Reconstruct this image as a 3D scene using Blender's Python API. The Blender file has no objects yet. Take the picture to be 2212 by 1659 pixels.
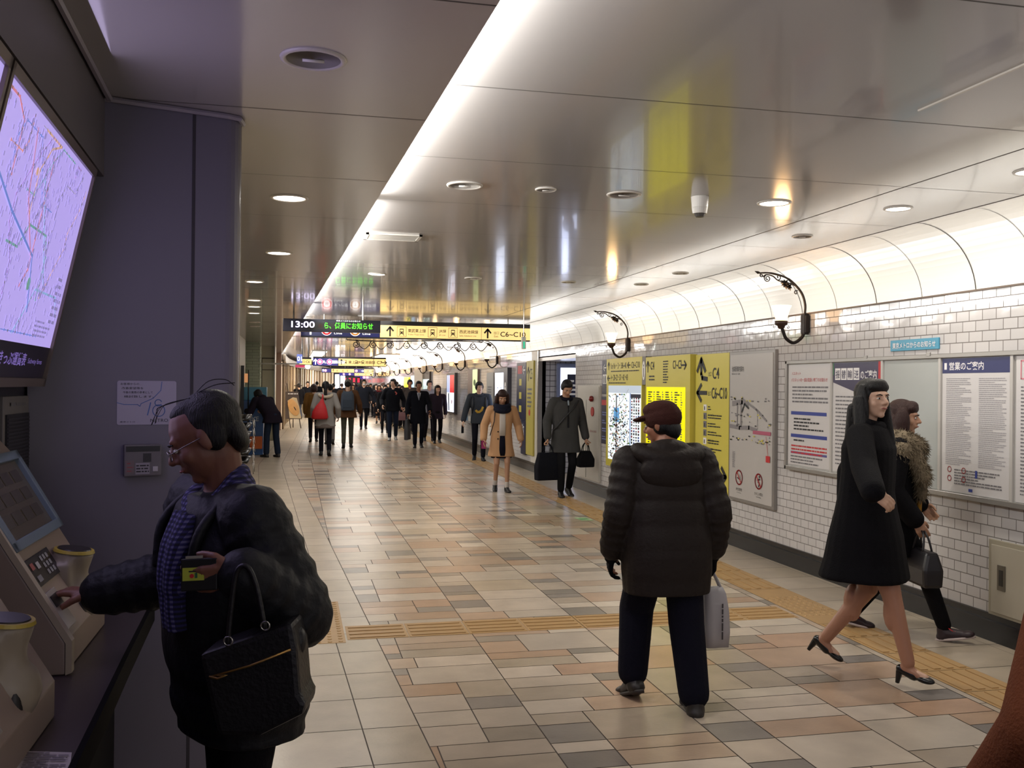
import bpy, math, random
from mathutils import Vector, Matrix
random.seed(7)
SC = bpy.context.scene
COL = SC.collection
# ------------------------------------------------------------------ camera
FPX, IW, IH, EYE = 2050.0, 2212.0, 1659.0, 1.6
ROLL, YAW, PITCH = math.radians(0.55), math.atan(471 / 2050), math.radians(0.12)
_fw = Vector((math.sin(YAW) * math.cos(PITCH), math.cos(YAW) * math.cos(PITCH), math.sin(PITCH)))
_r0 = Vector((math.cos(YAW), -math.sin(YAW), 0)); _u0 = _r0.cross(_fw)
_rt = _r0 * math.cos(ROLL) + _u0 * math.sin(ROLL); _up = -_r0 * math.sin(ROLL) + _u0 * math.cos(ROLL)
CAMP = Vector((0, 0, EYE))
cd = bpy.data.cameras.new('camera'); cam = bpy.data.objects.new('camera', cd); COL.objects.link(cam)
cd.sensor_fit = 'HORIZONTAL'; cd.sensor_width = 36.0; cd.lens = 36.0 * FPX / IW; cd.clip_start = 0.05; cd.clip_end = 300
m = Matrix.Identity(4)
for i in range(3):
    m[i][0] = _rt[i]; m[i][1] = _up[i]; m[i][2] = -_fw[i]; m[i][3] = CAMP[i]
cam.matrix_world = m
SC.camera = cam
# ------------------------------------------------------------------ world, exposure
w = bpy.data.worlds.new('world'); SC.world = w; w.use_nodes = True
w.node_tree.nodes['Background'].inputs[0].default_value = (0.86, 0.80, 0.92, 1)
w.node_tree.nodes['Background'].inputs[1].default_value = 0.40
SC.view_settings.view_transform = 'Standard'; SC.view_settings.look = 'None'
SC.view_settings.gamma = 1.0; SC.view_settings.use_curve_mapping = False
SC.view_settings.exposure = 0.7
SC.cycles.max_bounces = 8; SC.cycles.diffuse_bounces = 4; SC.cycles.glossy_bounces = 4
SC.cycles.sample_clamp_indirect = 6.0
# ------------------------------------------------------------------ main measures
ZL, ZR = 2.66, 2.78          # left (lower) and right ceiling heights
XW = 4.38                    # right wall plane
ZT = 2.26                    # top of the tiled wall
def GX(y): return 0.62 - 0.0305 * y       # step between the two ceilings
def area(name, loc, rot, sx, sy, power, col=(1, 1, 1), spread=math.pi):
    l = bpy.data.lights.new(name, 'AREA'); l.shape = 'RECTANGLE'; l.size = sx; l.size_y = sy
    l.energy = power; l.color = col; l.spread = spread
    o = bpy.data.objects.new(name, l); COL.objects.link(o); o.location = loc; o.rotation_euler = rot
    return o
R = math.radians
# cove tubes: long rows of hidden fluorescent tubes on the ledge behind the tiled wall, shining up into the vault
for (y0, y1, pw) in ((-2.5, 3.5, 6.5), (3.5, 8.5, 7), (8.5, 14.5, 9.5), (14.5, 24, 18), (24, 38, 30), (38, 58, 44)):
    area('cove_light', (4.56, (y0 + y1) / 2, 2.2), (R(180), R(-12), 0), 0.10, (y1 - y0) * 0.97, pw, (1.0, 0.985, 0.96))
# strip light on the ceiling step washing the right ceiling
for (y0, y1, pw) in ((-2, 6, 46), (6, 14, 48), (14, 24, 60), (24, 40, 64)):
    ym = (y0 + y1) / 2
    area('step_light', (GX(ym) + 0.03, ym, 2.72), (R(90), 0, R(-90 + 1.75)), (y1 - y0) * 0.97, 0.05, pw, (1.0, 0.985, 0.95))
# far concourse lights
for (x, y, sx, sy, pw) in ((1.6, 30, 1.0, 7, 90), (3.0, 42, 3.0, 5, 160), (1.4, 18, .6, 4, 30), (3.6, 54, 4.0, 5, 200)):
    area('concourse_light', (x, y, 2.74), (0, 0, 0), sx, sy, pw, (1.0, 0.95, 0.88))
# unseen fill light added above and behind the viewer to brighten the near passage
area('passage_fill', (2.6, -2.2, 2.70), (0, 0, 0), 1.2, 1.2, 30, (1.0, 0.95, 0.88))

# ------------------------------------------------------------------ pixel helpers
def ray(px, py): return _fw * FPX + _rt * (px - IW / 2) - _up * (py - IH / 2)
def hit(px, py, ax, val):
    d = ray(px, py); return CAMP + d * ((val - CAMP[ax]) / d[ax])
def dep(px, py, z): return CAMP + ray(px, py) * (z / FPX)

# ------------------------------------------------------------------ materials
def srgb(c):
    if isinstance(c, str):
        c = c.lstrip('#'); c = tuple(int(c[i:i + 2], 16) / 255 for i in (0, 2, 4))
    return tuple((x / 12.92 if x <= .04045 else ((x + .055) / 1.055) ** 2.4) for x in c)
MC = {}
def mat(col, rough=.6, metal=0., spec=.5, coat=0., bump=0., bscale=200., var=0., vscale=3., sheen=0., emit=0., name=None):
    key = (str(col), rough, metal, spec, coat, bump, bscale, var, vscale, sheen, emit)
    if key in MC: return MC[key]
    M = bpy.data.materials.new(name or 'surface'); M.use_nodes = True
    nt = M.node_tree; N = nt.nodes; L = nt.links; b = N['Principled BSDF']
    c = srgb(col)
    b.inputs['Base Color'].default_value = (*c, 1); b.inputs['Roughness'].default_value = rough
    b.inputs['Metallic'].default_value = metal; b.inputs['Specular IOR Level'].default_value = spec
    b.inputs['Coat Weight'].default_value = coat; b.inputs['Coat Roughness'].default_value = .08
    if sheen: b.inputs['Sheen Weight'].default_value = sheen
    if emit:
        b.inputs['Emission Color'].default_value = (*c, 1); b.inputs['Emission Strength'].default_value = emit
    if bump or var:
        tc = N.new('ShaderNodeTexCoord'); nz = N.new('ShaderNodeTexNoise')
        L.new(tc.outputs['Object'], nz.inputs['Vector'])
    if var:
        nz.inputs['Scale'].default_value = vscale; nz.inputs['Detail'].default_value = 5
        mx = N.new('ShaderNodeMix'); mx.data_type = 'RGBA'
        mx.inputs[6].default_value = (*[x * (1 - var) for x in c], 1); mx.inputs[7].default_value = (*[min(1, x * (1 + var)) for x in c], 1)
        L.new(nz.outputs['Fac'], mx.inputs[0]); L.new(mx.outputs[2], b.inputs['Base Color'])
    if bump:
        n2 = N.new('ShaderNodeTexNoise'); L.new(tc.outputs['Object'], n2.inputs['Vector']); n2.inputs['Scale'].default_value = bscale
        bp = N.new('ShaderNodeBump'); bp.inputs['Strength'].default_value = bump; bp.inputs['Distance'].default_value = .01
        L.new(n2.outputs['Fac'], bp.inputs['Height']); L.new(bp.outputs['Normal'], b.inputs['Normal'])
    MC[key] = M
    return M
def emis(col, s, name='light_surface'):
    key = ('em', str(col), s)
    if key in MC: return MC[key]
    M = bpy.data.materials.new(name); M.use_nodes = True; nt = M.node_tree; N = nt.nodes
    b = N['Principled BSDF']; c = srgb(col)
    b.inputs['Base Color'].default_value = (*[x * .6 for x in c], 1); b.inputs['Roughness'].default_value = .25
    b.inputs['Emission Color'].default_value = (*c, 1); b.inputs['Emission Strength'].default_value = s
    MC[key] = M; return M
def brick_mat(name, c1, c2, grout, bw, bh, mortar=.004, rough=.15, offset=.5, bump=.5, spec=.5, ox=0, oy=0, coat=0):
    M = bpy.data.materials.new(name); M.use_nodes = True; nt = M.node_tree; N = nt.nodes; L = nt.links; b = N['Principled BSDF']
    tc = N.new('ShaderNodeTexCoord'); mp = N.new('ShaderNodeMapping'); mp.inputs['Location'].default_value = (ox, oy, 0)
    br = N.new('ShaderNodeTexBrick'); L.new(tc.outputs['UV'], mp.inputs['Vector']); L.new(mp.outputs[0], br.inputs['Vector'])
    br.offset = offset; br.inputs['Scale'].default_value = 1; br.inputs['Mortar Size'].default_value = mortar; br.inputs['Mortar Smooth'].default_value = .3
    br.inputs['Brick Width'].default_value = bw; br.inputs['Row Height'].default_value = bh; br.inputs['Bias'].default_value = 0
    br.inputs['Color1'].default_value = (*srgb(c1), 1); br.inputs['Color2'].default_value = (*srgb(c2), 1); br.inputs['Mortar'].default_value = (*srgb(grout), 1)
    L.new(br.outputs['Color'], b.inputs['Base Color']); b.inputs['Specular IOR Level'].default_value = spec
    b.inputs['Coat Weight'].default_value = coat
    mr = N.new('ShaderNodeMapRange'); mr.inputs[3].default_value = rough; mr.inputs[4].default_value = .8
    L.new(br.outputs['Fac'], mr.inputs[0]); L.new(mr.outputs[0], b.inputs['Roughness'])
    nz = N.new('ShaderNodeTexNoise'); nz.inputs['Scale'].default_value = 5; L.new(mp.outputs[0], nz.inputs['Vector'])
    ad = N.new('ShaderNodeMath'); ad.operation = 'MULTIPLY_ADD'; ad.inputs[1].default_value = -1; L.new(br.outputs['Fac'], ad.inputs[0]); L.new(nz.outputs['Fac'], ad.inputs[2])
    if bump:
        bp = N.new('ShaderNodeBump'); bp.inputs['Strength'].default_value = bump; bp.inputs['Distance'].default_value = .004
        L.new(ad.outputs[0], bp.inputs['Height']); L.new(bp.outputs[0], b.inputs['Normal'])
    return M
def floor_mat(rough=.3):
    M = bpy.data.materials.new('stone_tiles'); M.use_nodes = True; nt = M.node_tree; N = nt.nodes; L = nt.links; b = N['Principled BSDF']
    a = N.new('ShaderNodeAttribute'); a.attribute_name = 'Col'
    tc = N.new('ShaderNodeTexCoord'); nz = N.new('ShaderNodeTexNoise'); nz.inputs['Scale'].default_value = 5; nz.inputs['Detail'].default_value = 6
    L.new(tc.outputs['Object'], nz.inputs['Vector'])
    mr = N.new('ShaderNodeMapRange'); mr.inputs[3].default_value = .72; mr.inputs[4].default_value = 1.25; L.new(nz.outputs['Fac'], mr.inputs[0])
    mx = N.new('ShaderNodeMix'); mx.data_type = 'RGBA'; mx.blend_type = 'MULTIPLY'; mx.inputs[0].default_value = 1
    L.new(a.outputs['Color'], mx.inputs[6]); L.new(mr.outputs[0], mx.inputs[7]); L.new(mx.outputs[2], b.inputs['Base Color'])
    b.inputs['Roughness'].default_value = rough; b.inputs['Specular IOR Level'].default_value = .45
    n2 = N.new('ShaderNodeTexNoise'); n2.inputs['Scale'].default_value = 60; L.new(tc.outputs['Object'], n2.inputs['Vector'])
    bp = N.new('ShaderNodeBump'); bp.inputs['Strength'].default_value = .12; bp.inputs['Distance'].default_value = .004
    L.new(n2.outputs['Fac'], bp.inputs['Height']); L.new(bp.outputs[0], b.inputs['Normal'])
    return M

# ------------------------------------------------------------------ mesh builder
class MB:
    def __init__(s): s.v = []; s.f = []; s.c = None; s.fc = []
    def add(s, vs, fs, col=None):
        o = len(s.v); s.v += [tuple(v) for v in vs]; s.f += [tuple(i + o for i in f) for f in fs]; s.fc += [col] * len(fs); return s
    def box(s, x0, y0, z0, x1, y1, z1, col=None):
        x0, x1 = sorted((x0, x1)); y0, y1 = sorted((y0, y1)); z0, z1 = sorted((z0, z1))
        return s.add([(x0, y0, z0), (x1, y0, z0), (x1, y1, z0), (x0, y1, z0), (x0, y0, z1), (x1, y0, z1), (x1, y1, z1), (x0, y1, z1)],
                     [(0, 3, 2, 1), (4, 5, 6, 7), (0, 1, 5, 4), (1, 2, 6, 5), (2, 3, 7, 6), (3, 0, 4, 7)], col)
    def obox(s, o, a, b, c):
        """box from corner o with edge vectors a, b, c"""
        o, a, b, c = map(Vector, (o, a, b, c))
        if a.cross(b).dot(c) < 0: a, b = b, a
        return s.add([o, o + a, o + a + b, o + b, o + c, o + a + c, o + a + b + c, o + b + c],
                     [(0, 3, 2, 1), (4, 5, 6, 7), (0, 1, 5, 4), (1, 2, 6, 5), (2, 3, 7, 6), (3, 0, 4, 7)])
    def prism(s, pts, ext):
        """extrude polygon pts by vector ext"""
        pts = [Vector(p) for p in pts]; ext = Vector(ext); n = len(pts)
        nrm = Vector((0, 0, 0))
        for i in range(n): nrm += pts[i].cross(pts[(i + 1) % n])
        if nrm.dot(ext) > 0: pts = pts[::-1]
        vs = pts + [p + ext for p in pts]
        return s.add(vs, [tuple(range(n)), tuple(range(2 * n - 1, n - 1, -1))] + [(i, n + i, n + (i + 1) % n, (i + 1) % n) for i in range(n)])
    def loft(s, rings, cap=True, closed=False):
        n = len(rings[0]); vs = [p for r in rings for p in r]; fs = []
        m = len(rings)
        for i in range(m if closed else m - 1):
            a = i * n; b = ((i + 1) % m) * n
            for j in range(n):
                k = (j + 1) % n; fs.append((a + j, a + k, b + k, b + j))
        if cap and not closed:
            fs.append(tuple(range(n - 1, -1, -1))); fs.append(tuple((m - 1) * n + j for j in range(n)))
        return s.add(vs, fs)
    def tube(s, pts, r, n=8, closed=False):
        pts = [Vector(p) for p in pts]; m = len(pts); rr = r if isinstance(r, (list, tuple)) else [r] * m
        rings = []; prev = None
        for i in range(m):
            if closed: t = pts[(i + 1) % m] - pts[i - 1]
            else: t = pts[min(i + 1, m - 1)] - pts[max(i - 1, 0)]
            if t.length < 1e-9: t = Vector((0, 0, 1))
            t.normalize()
            if prev is None:
                a = Vector((0, 0, 1)) if abs(t.z) < .9 else Vector((1, 0, 0))
                u = t.cross(a).normalized()
            else:
                u = (prev - t * prev.dot(t)); u = u.normalized() if u.length > 1e-6 else t.orthogonal().normalized()
            prev = u; v = t.cross(u)
            rings.append([pts[i] + (u * math.cos(2 * math.pi * k / n) + v * math.sin(2 * math.pi * k / n)) * rr[i] for k in range(n)])
        return s.loft(rings, True, closed)
    def cyl(s, a, b, r, r2=None, n=24): return s.tube([a, b], [r, r if r2 is None else r2], n)
    def cap(s, a, b, ra, rb=None, n=12):
        a, b = Vector(a), Vector(b); rb = ra if rb is None else rb; d = b - a
        if d.length < 1e-6: return s.ell(a, (ra, ra, ra))
        d.normalize(); pts = []; rr = []
        for k in (-90, -55, -25): pts.append(a + d * ra * math.sin(R(k))); rr.append(max(ra * math.cos(R(k)), ra * .05))
        pts += [a, b]; rr += [ra, rb]
        for k in (25, 55, 90): pts.append(b + d * rb * math.sin(R(k))); rr.append(max(rb * math.cos(R(k)), rb * .05))
        return s.tube(pts, rr, n)
    def ell(s, c, r, rot=None, n=14):
        c = Vector(c); rings = []
        for i in range(1, n // 2 + 1):
            th = math.pi * (i - .5) / (n // 2) if False else math.pi * i / (n // 2 + 1)
            ring = []
            for j in range(n):
                ph = 2 * math.pi * j / n
                p = Vector((r[0] * math.sin(th) * math.cos(ph), r[1] * math.sin(th) * math.sin(ph), r[2] * math.cos(th)))
                if rot is not None: p = rot @ p
                ring.append(c + p)
            rings.append(ring)
        a = Vector((0, 0, r[2])); b = Vector((0, 0, -r[2]))
        if rot is not None: a = rot @ a; b = rot @ b
        k = len(s.v); vs = [q for rg in rings for q in rg] + [c + a, c + b]; fs = []; m = len(rings)
        for i in range(m - 1):
            for j in range(n):
                q = (j + 1) % n; fs.append((i * n + j, (i + 1) * n + j, (i + 1) * n + q, i * n + q))
        for j in range(n):
            q = (j + 1) % n; fs.append((m * n, j, q)); fs.append((m * n + 1, (m - 1) * n + q, (m - 1) * n + j))
        return s.add(vs, fs)
    def xform(s, M): s.v = [tuple(M @ Vector(v)) for v in s.v]; return s
    def mesh(s, name, mt, smooth=False, bevel=0):
        me = bpy.data.meshes.new(name); me.from_pydata(s.v, [], s.f)
        if bevel:
            import bmesh
            bm = bmesh.new(); bm.from_mesh(me); bmesh.ops.bevel(bm, geom=[e for e in bm.edges], offset=bevel, segments=2, affect='EDGES', profile=.6, clamp_overlap=True)
            bm.to_mesh(me); bm.free()
        uv = me.uv_layers.new(name='UVMap')
        for p in me.polygons:
            nx, ny, nz = (abs(q) for q in p.normal)
            for li in p.loop_indices:
                co = me.vertices[me.loops[li].vertex_index].co
                uv.data[li].uv = (co.y, co.z) if nx >= ny and nx >= nz else ((co.x, co.z) if ny >= nz else (co.x, co.y))
        if any(c is not None for c in s.fc) and not bevel:
            at = me.color_attributes.new('Col', 'FLOAT_COLOR', 'CORNER')
            for p in me.polygons:
                c = s.fc[p.index] or (1, 1, 1)
                for li in p.loop_indices: at.data[li].color = (*c, 1)
        if smooth:
            for p in me.polygons: p.use_smooth = True
        if mt: me.materials.append(mt)
        return me
    def build(s, name, mt, parent=None, smooth=False, bevel=0):
        o = bpy.data.objects.new(name, s.mesh(name, mt, smooth, bevel)); COL.objects.link(o)
        if parent: o.parent = parent
        return o
def tag(o, label=None, cat=None, group=None, kind=None):
    if label: o['label'] = label
    if cat: o['category'] = cat
    if group: o['group'] = group
    if kind: o['kind'] = kind
    return o
def thing(name, label, cat, loc=(0, 0, 0), rz=0, group=None):
    o = bpy.data.objects.new(name, None); COL.objects.link(o); o.location = loc; o.rotation_euler = (0, 0, rz); o.empty_display_size = .1
    return tag(o, label, cat, group)
def struct(name, mb, mt, smooth=False): return tag(mb.build(name, mt, None, smooth), kind='structure')
def copy_tree(o, parent=None):
    c = o.copy(); COL.objects.link(c); c.parent = parent
    for ch in list(o.children): copy_tree(ch, c)
    return c
# voxel union of overlapping shapes -> one continuous skin
def fused(mb, name, mt, parent, voxel, smooth=3, fac=.5, deci=0):
    me = mb.mesh('tmp', None); o = bpy.data.objects.new('tmp', me); COL.objects.link(o)
    r = o.modifiers.new('r', 'REMESH'); r.mode = 'VOXEL'; r.voxel_size = voxel
    if smooth:
        q = o.modifiers.new('s', 'SMOOTH'); q.factor = fac; q.iterations = smooth
    dg = bpy.context.evaluated_depsgraph_get(); e = o.evaluated_get(dg)
    nm = bpy.data.meshes.new_from_object(e); nm.name = name
    bpy.data.objects.remove(o); bpy.data.meshes.remove(me)
    for p in nm.polygons: p.use_smooth = True
    nm.materials.clear(); nm.materials.append(mt)
    n = bpy.data.objects.new(name, nm); COL.objects.link(n); n.parent = parent
    return n

# ------------------------------------------------------------------ flat print: letters and marks on a surface
_tc = {}
def text_polys(s, bold=False):
    if (s, bold) in _tc: return _tc[(s, bold)]
    cu = bpy.data.curves.new('t', 'FONT'); cu.body = s; cu.size = 1; cu.resolution_u = 3
    if bold: cu.offset = .012
    o = bpy.data.objects.new('t', cu); me = o.to_mesh()
    vs = [(v.co.x, v.co.y) for v in me.vertices]; fs = [tuple(p.vertices) for p in me.polygons]
    o.to_mesh_clear(); bpy.data.objects.remove(o); bpy.data.curves.remove(cu)
    if vs:
        x0 = min(v[0] for v in vs); x1 = max(v[0] for v in vs); y0 = min(v[1] for v in vs); y1 = max(v[1] for v in vs)
    else: x0 = x1 = y0 = y1 = 0
    _tc[(s, bold)] = (vs, fs, x0, x1, y0, y1); return _tc[(s, bold)]
class Sheet:
    """2-D drawing on a plane: origin o (lower left), right vector a, up vector b"""
    def __init__(s, o, a, b, eps=.0012):
        s.o = Vector(o); s.a = Vector(a).normalized(); s.b = Vector(b).normalized(); s.n = s.a.cross(s.b); s.eps = eps; s.g = {}
    def P(s, u, v, lay): return s.o + s.a * u + s.b * v + s.n * (lay * s.eps)
    def _m(s, name, mt): return s.g.setdefault((name, mt.name), (MB(), mt, name))[0]
    def poly(s, pts, mt, lay=1, name='print'):
        s._m(name, mt).add([s.P(u, v, lay) for u, v in pts], [tuple(range(len(pts)))])
    def rect(s, u0, v0, u1, v1, mt, lay=1, name='print'): s.poly([(u0, v0), (u1, v0), (u1, v1), (u0, v1)], mt, lay, name)
    def line(s, pts, w, mt, lay=2, name='print'):
        for (a, b) in zip(pts[:-1], pts[1:]):
            dx, dy = b[0] - a[0], b[1] - a[1]; l = math.hypot(dx, dy) or 1; nx, ny = -dy / l * w / 2, dx / l * w / 2; ex, ey = dx / l * w / 3, dy / l * w / 3
            s.poly([(a[0] - nx - ex, a[1] - ny - ey), (b[0] - nx + ex, b[1] - ny + ey), (b[0] + nx + ex, b[1] + ny + ey), (a[0] + nx - ex, a[1] + ny - ey)], mt, lay, name)
    def disc(s, u, v, r, mt, lay=2, name='print', n=24, ry=None):
        ry = ry or r; s.poly([(u + r * math.cos(2 * math.pi * k / n), v + ry * math.sin(2 * math.pi * k / n)) for k in range(n)], mt, lay, name)
    def ring(s, u, v, r, w, mt, lay=3, name='print', n=24, a0=0, a1=360):
        pts = [(u + r * math.cos(R(a0 + (a1 - a0) * k / n)), v + r * math.sin(R(a0 + (a1 - a0) * k / n))) for k in range(n + 1)]
        s.line(pts, w, mt, lay, name)
    def text(s, t, u, v, h, mt, lay=2, wd=None, bold=False, name='lettering', center=False, hmax=None):
        vs, fs, x0, x1, y0, y1 = text_polys(t, bold)
        if not vs: return
        k = h / max(y1 - y0, .45); kx = k if wd is None else wd / (x1 - x0)
        off = -(x1 - x0) * kx / 2 if center else 0
        s._m(name, mt).add([s.P(u + off + (x - x0) * kx, v + (y - y0) * k, lay) for x, y in vs], fs)
    def lines(s, u0, v0, u1, v1, n, mt, lay=2, fill=.45, seed=1, word=True, name='fine_print'):
        rg = random.Random(seed); step = (v1 - v0) / n
        for i in range(n):
            v = v1 - (i + 1) * step + step * (1 - fill) / 2; u = u0; end = u1 - (rg.random() ** 3) * (u1 - u0) * .5
            while u < end:
                l = step * fill * rg.uniform(1.2, 6) if word else (u1 - u0)
                s.rect(u, v, min(u + l, end), v + step * fill, mt, lay, name); u += l + step * fill * .6
    def arrow(s, u, v, L_, ang, w, mt, lay=2):
        c, d = math.cos(R(ang)), math.sin(R(ang)); tip = (u + c * L_ / 2, v + d * L_ / 2); tail = (u - c * L_ / 2, v - d * L_ / 2)
        s.line([tail, (tip[0] - c * w * .6, tip[1] - d * w * .6)], w, mt, lay, 'arrow')
        for q in (140, -140):
            c2, d2 = math.cos(R(ang + q)), math.sin(R(ang + q)); s.line([tip, (tip[0] + c2 * L_ * .55, tip[1] + d2 * L_ * .55)], w, mt, lay, 'arrow')
    def train(s, u, v, h, mt, back, lay=2):
        w = h * .62
        s.rect(u - w / 2, v - h * .3, u + w / 2, v + h * .5, mt, lay, 'pictogram'); s.rect(u - w * .36, v + h * .05, u + w * .36, v + h * .36, back, lay + 1, 'pictogram')
        s.line([(u - w * .3, v - h * .3), (u - w * .6, v - h * .55)], h * .09, mt, lay, 'pictogram'); s.line([(u + w * .3, v - h * .3), (u + w * .6, v - h * .55)], h * .09, mt, lay, 'pictogram')
        s.disc(u - w * .28, v - h * .13, h * .06, back, lay + 1, 'pictogram'); s.disc(u + w * .28, v - h * .13, h * .06, back, lay + 1, 'pictogram')
    def done(s, parent):
        for (mb, mt, name) in s.g.values(): mb.build(name, mt, parent)
BLACKP = mat('#15151a', .5, name='black_ink'); WHITEP = mat('#e6e4e4', .45, name='white_print'); REDP = mat('#b8262c', .45, name='red_print')
GREYP = mat('#6c6a6e', .5, name='grey_print'); BLUEP = mat('#2b3c8c', .45, name='blue_print')

# ================================================================== SETTING
TILE = brick_mat('white_glazed_tiles', '#c6c3c3', '#bebbbb', '#756f6c', .125, .07, .0035, .10, ox=.02, oy=-.17, bump=.6, coat=.25)
GRID = brick_mat('square_white_tiles', '#b4b4ba', '#acacb4', '#33343c', .1, .1, .006, .2, offset=0, bump=.4)
CEILR = brick_mat('enamel_ceiling_panels', '#a9a5a3', '#a9a5a3', '#4a4642', 200, 1.19, .006, .15, offset=0, oy=1.08, bump=0, spec=.75, coat=.2, ox=50)
CEILL = brick_mat('enamel_ceiling_panels', '#a9a5a3', '#a9a5a3', '#4a4642', 200, 1.19, .006, .16, offset=0, oy=.98, bump=0, spec=.7, coat=.15, ox=50)
COVE = mat('#e2dfd8', .22, spec=.5, name='white_enamel')
DARKJ = mat('#5c5650', .6, name='joint'); BLACKG = mat('#0d0b0d', .25, name='black_granite')
PURP = mat('#65616e', .38, spec=.4, var=.06, vscale=2, name='grey_lacquer_panel')
STEEL = mat('#a7a39e', .22, metal=.9, name='stainless_steel'); IRON = mat('#1a1210', .45, metal=.3, bump=.2, name='wrought_iron')
# floor base and tiles
base = MB().box(-6, -4, -.12, 9.5, 64, -.003)
G0 = srgb('#4c443e')
def tile(mb, pts, col):
    mb.add([(x, y, 0) for x, y in pts], [tuple(range(len(pts)))], col)
PAL = ['#b3a797', '#aea191', '#a69886', '#b7a999', '#aa9c8b', '#b1a494', '#9e907e', '#ad927a', '#a98a71', '#a2866d', '#a6917c', '#bbae9d', '#a69782']
DK = ['#817971', '#756e68', '#877e74', '#7b7368', '#8c8173']
def rc(dark=False):
    c = srgb(random.choice(DK if dark else PAL)); k = random.uniform(.9, 1.08); return tuple(x * k for x in c)
def FL(y):   # left border of the coloured paving
    return .61 - .0417 * (y - 3.94) if y < 19.3 else -.03 + .033 * (y - 19.3)
def TL(y): return 3.475 + .0098 * (y - 4.2)      # left edge of the tactile strip
def TR_(y): return 3.815 + .0125 * (y - 4.6)
fl = MB(); g = .003
ST = 6.36; SN = 6.02   # cross strip of tactile paving lies between these
def quad(x0, y0, x1, y1, col):
    """tile clipped between left border and tactile strip"""
    y0 += g; y1 -= g; x0 += g; x1 -= g
    a0, a1 = max(x0, FL(y0) + g), max(x0, FL(y1) + g); b0, b1 = min(x1, TL(y0) - g), min(x1, TL(y1) - g)
    if b0 - a0 < .01 and b1 - a1 < .01: return
    tile(fl, [(a0, y0), (max(b0, a0 + .001), y0), (max(b1, a1 + .001), y1), (a1, y1)], col)
SW = .765
for k in range(-2, 6):
    X0 = 1.135 + (k - 0) * SW; y = 1.0 + random.random() * .3
    while y < 62:
        hh = random.choice([.30, .38, .38, .44]); flip = random.random() < .5; bw = .5
        if random.random() < .18:
            quad(X0, y, X0 + .33, y + .2, rc()); quad(X0 + .33, y, X0 + SW, y + .2, rc()); y += .2; continue
        xa, xb = (X0, X0 + bw) if not flip else (X0 + SW - bw, X0 + SW)
        if random.random() < .35: quad(xa, y, xb, y + hh * .55, rc()); quad(xa, y + hh * .55, xb, y + hh, rc())
        else: quad(xa, y, xb, y + hh, rc())
        xc, xd = (X0 + bw, X0 + SW) if not flip else (X0, X0 + SW - bw)
        sp = random.choice([.35, .4, .6])
        if random.random() < .5: quad(xc, y, xd, y + hh * sp, rc(True)); quad(xc, y + hh * sp, xd, y + hh, rc())
        else: quad(xc, y, xd, y + hh * (1 - sp), rc()); quad(xc, y + hh * (1 - sp), xd, y + hh, rc(True))
        y += hh
# plain beige paving on the left
BG = ['#a99c8a', '#a39684', '#aea18f', '#a69985']
for i in range(-3, 14):
    for j in range(-4, 140):
        y0 = 4.02 + j * .43; y1 = y0 + .43
        f = lambda y, i=i: .342 - .037 * (y - 4) - (i - 1) * .44 if y < 19.3 else (.342 - .037 * 15.3 + .03 * (y - 19.3)) - (i - 1) * .44
        xl0, xl1, xr0, xr1 = f(y0) - .44 if False else f(y0), f(y1), f(y0) + .44, f(y1) + .44
        if y1 > 62: continue
        xr0 = min(xr0, FL(y0)) - g; xr1 = min(xr1, FL(y1)) - g; xl0 += g; xl1 += g
        if xr0 - xl0 < .01 or xr1 - xl1 < .005 or xl0 < -5: continue
        c = srgb(BG[(i * 7 + j * 3) % 4]); tile(fl, [(xl0, y0 + g), (xr0, y0 + g), (xr1, y1 - g), (xl1, y1 - g)], c)
# plain beige border on the right
for j in range(-4, 140):
    y0 = 4.3 + j * .43; y1 = y0 + .43
    if y1 > 62: continue
    for (a, b) in ((0, .45), (.45, 6) if 14.2 < y0 < 16.9 else (.45, .9)):
        x0, x1 = TR_(y0) + a + g, TR_(y1) + a + g
        tile(fl, [(x0, y0 + g), (TR_(y0) + b, y0 + g), (TR_(y1) + b, y1 - g), (x1, y1 - g)], srgb(BG[j % 4]))
fo = struct('floor', fl, floor_mat())
bo = struct('floor_base', base, mat('#4a413a', .7, name='grout')); bo.name = 'floor'
# tactile paving
TACT = mat('#a8875a', .5, var=.12, vscale=9, name='yellow_tactile_tiles')
mb = MB(); bars = MB()
for j in range(-6, 100):
    y0 = 4.0 + j * .365; y1 = y0 + .36
    if y0 < 1 or y1 > 40: continue
    mb.add([(TL(y0), y0, .001), (TR_(y0), y0, .001), (TR_(y1), y1, .001), (TL(y1), y1, .001)], [(0, 1, 2, 3)])
    if 5.7 < y0 < 6.6 or y0 > 30:
        continue
    for k in range(4):
        x0 = TL(y0) + (TR_(y0) - TL(y0)) * (k + .5) / 4; x1 = TL(y1) + (TR_(y1) - TL(y1)) * (k + .5) / 4
        bars.prism([(x0 - .022, y0 + .02, .001), (x0 + .022, y0 + .02, .001), (x1 + .022, y1 - .02, .001), (x1 - .022, y1 - .02, .001)], (0, 0, .005))
for yy in range(9):
    for k in range(6): 
        x = 3.53 + k * .05; bars.cyl((x, 5.76 + yy * .07 + .3, .001), (x, 5.76 + yy * .07 + .3, .006), .016, .011, 8)
o = mb.add(bars.v, bars.f).build('tactile_paving', TACT); tag(o, 'yellow tactile guide strip running along the white tiled wall', 'tactile paving')
mb = MB(); bars = MB()
for k in range(8):
    x0 = .34 + k * .39; mb.box(x0 + .003, SN, -.001, min(x0 + .387, 3.46), ST, .0016)
    for q in range(4): bars.box(x0 + .02, SN + .03 + q * .083, .001, min(x0 + .37, 3.46), SN + .06 + q * .083, .006)
o = mb.add(bars.v, bars.f).build('tactile_paving', TACT); tag(o, 'yellow tactile guide strip crossing the coloured paving from left to right', 'tactile paving')
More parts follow.
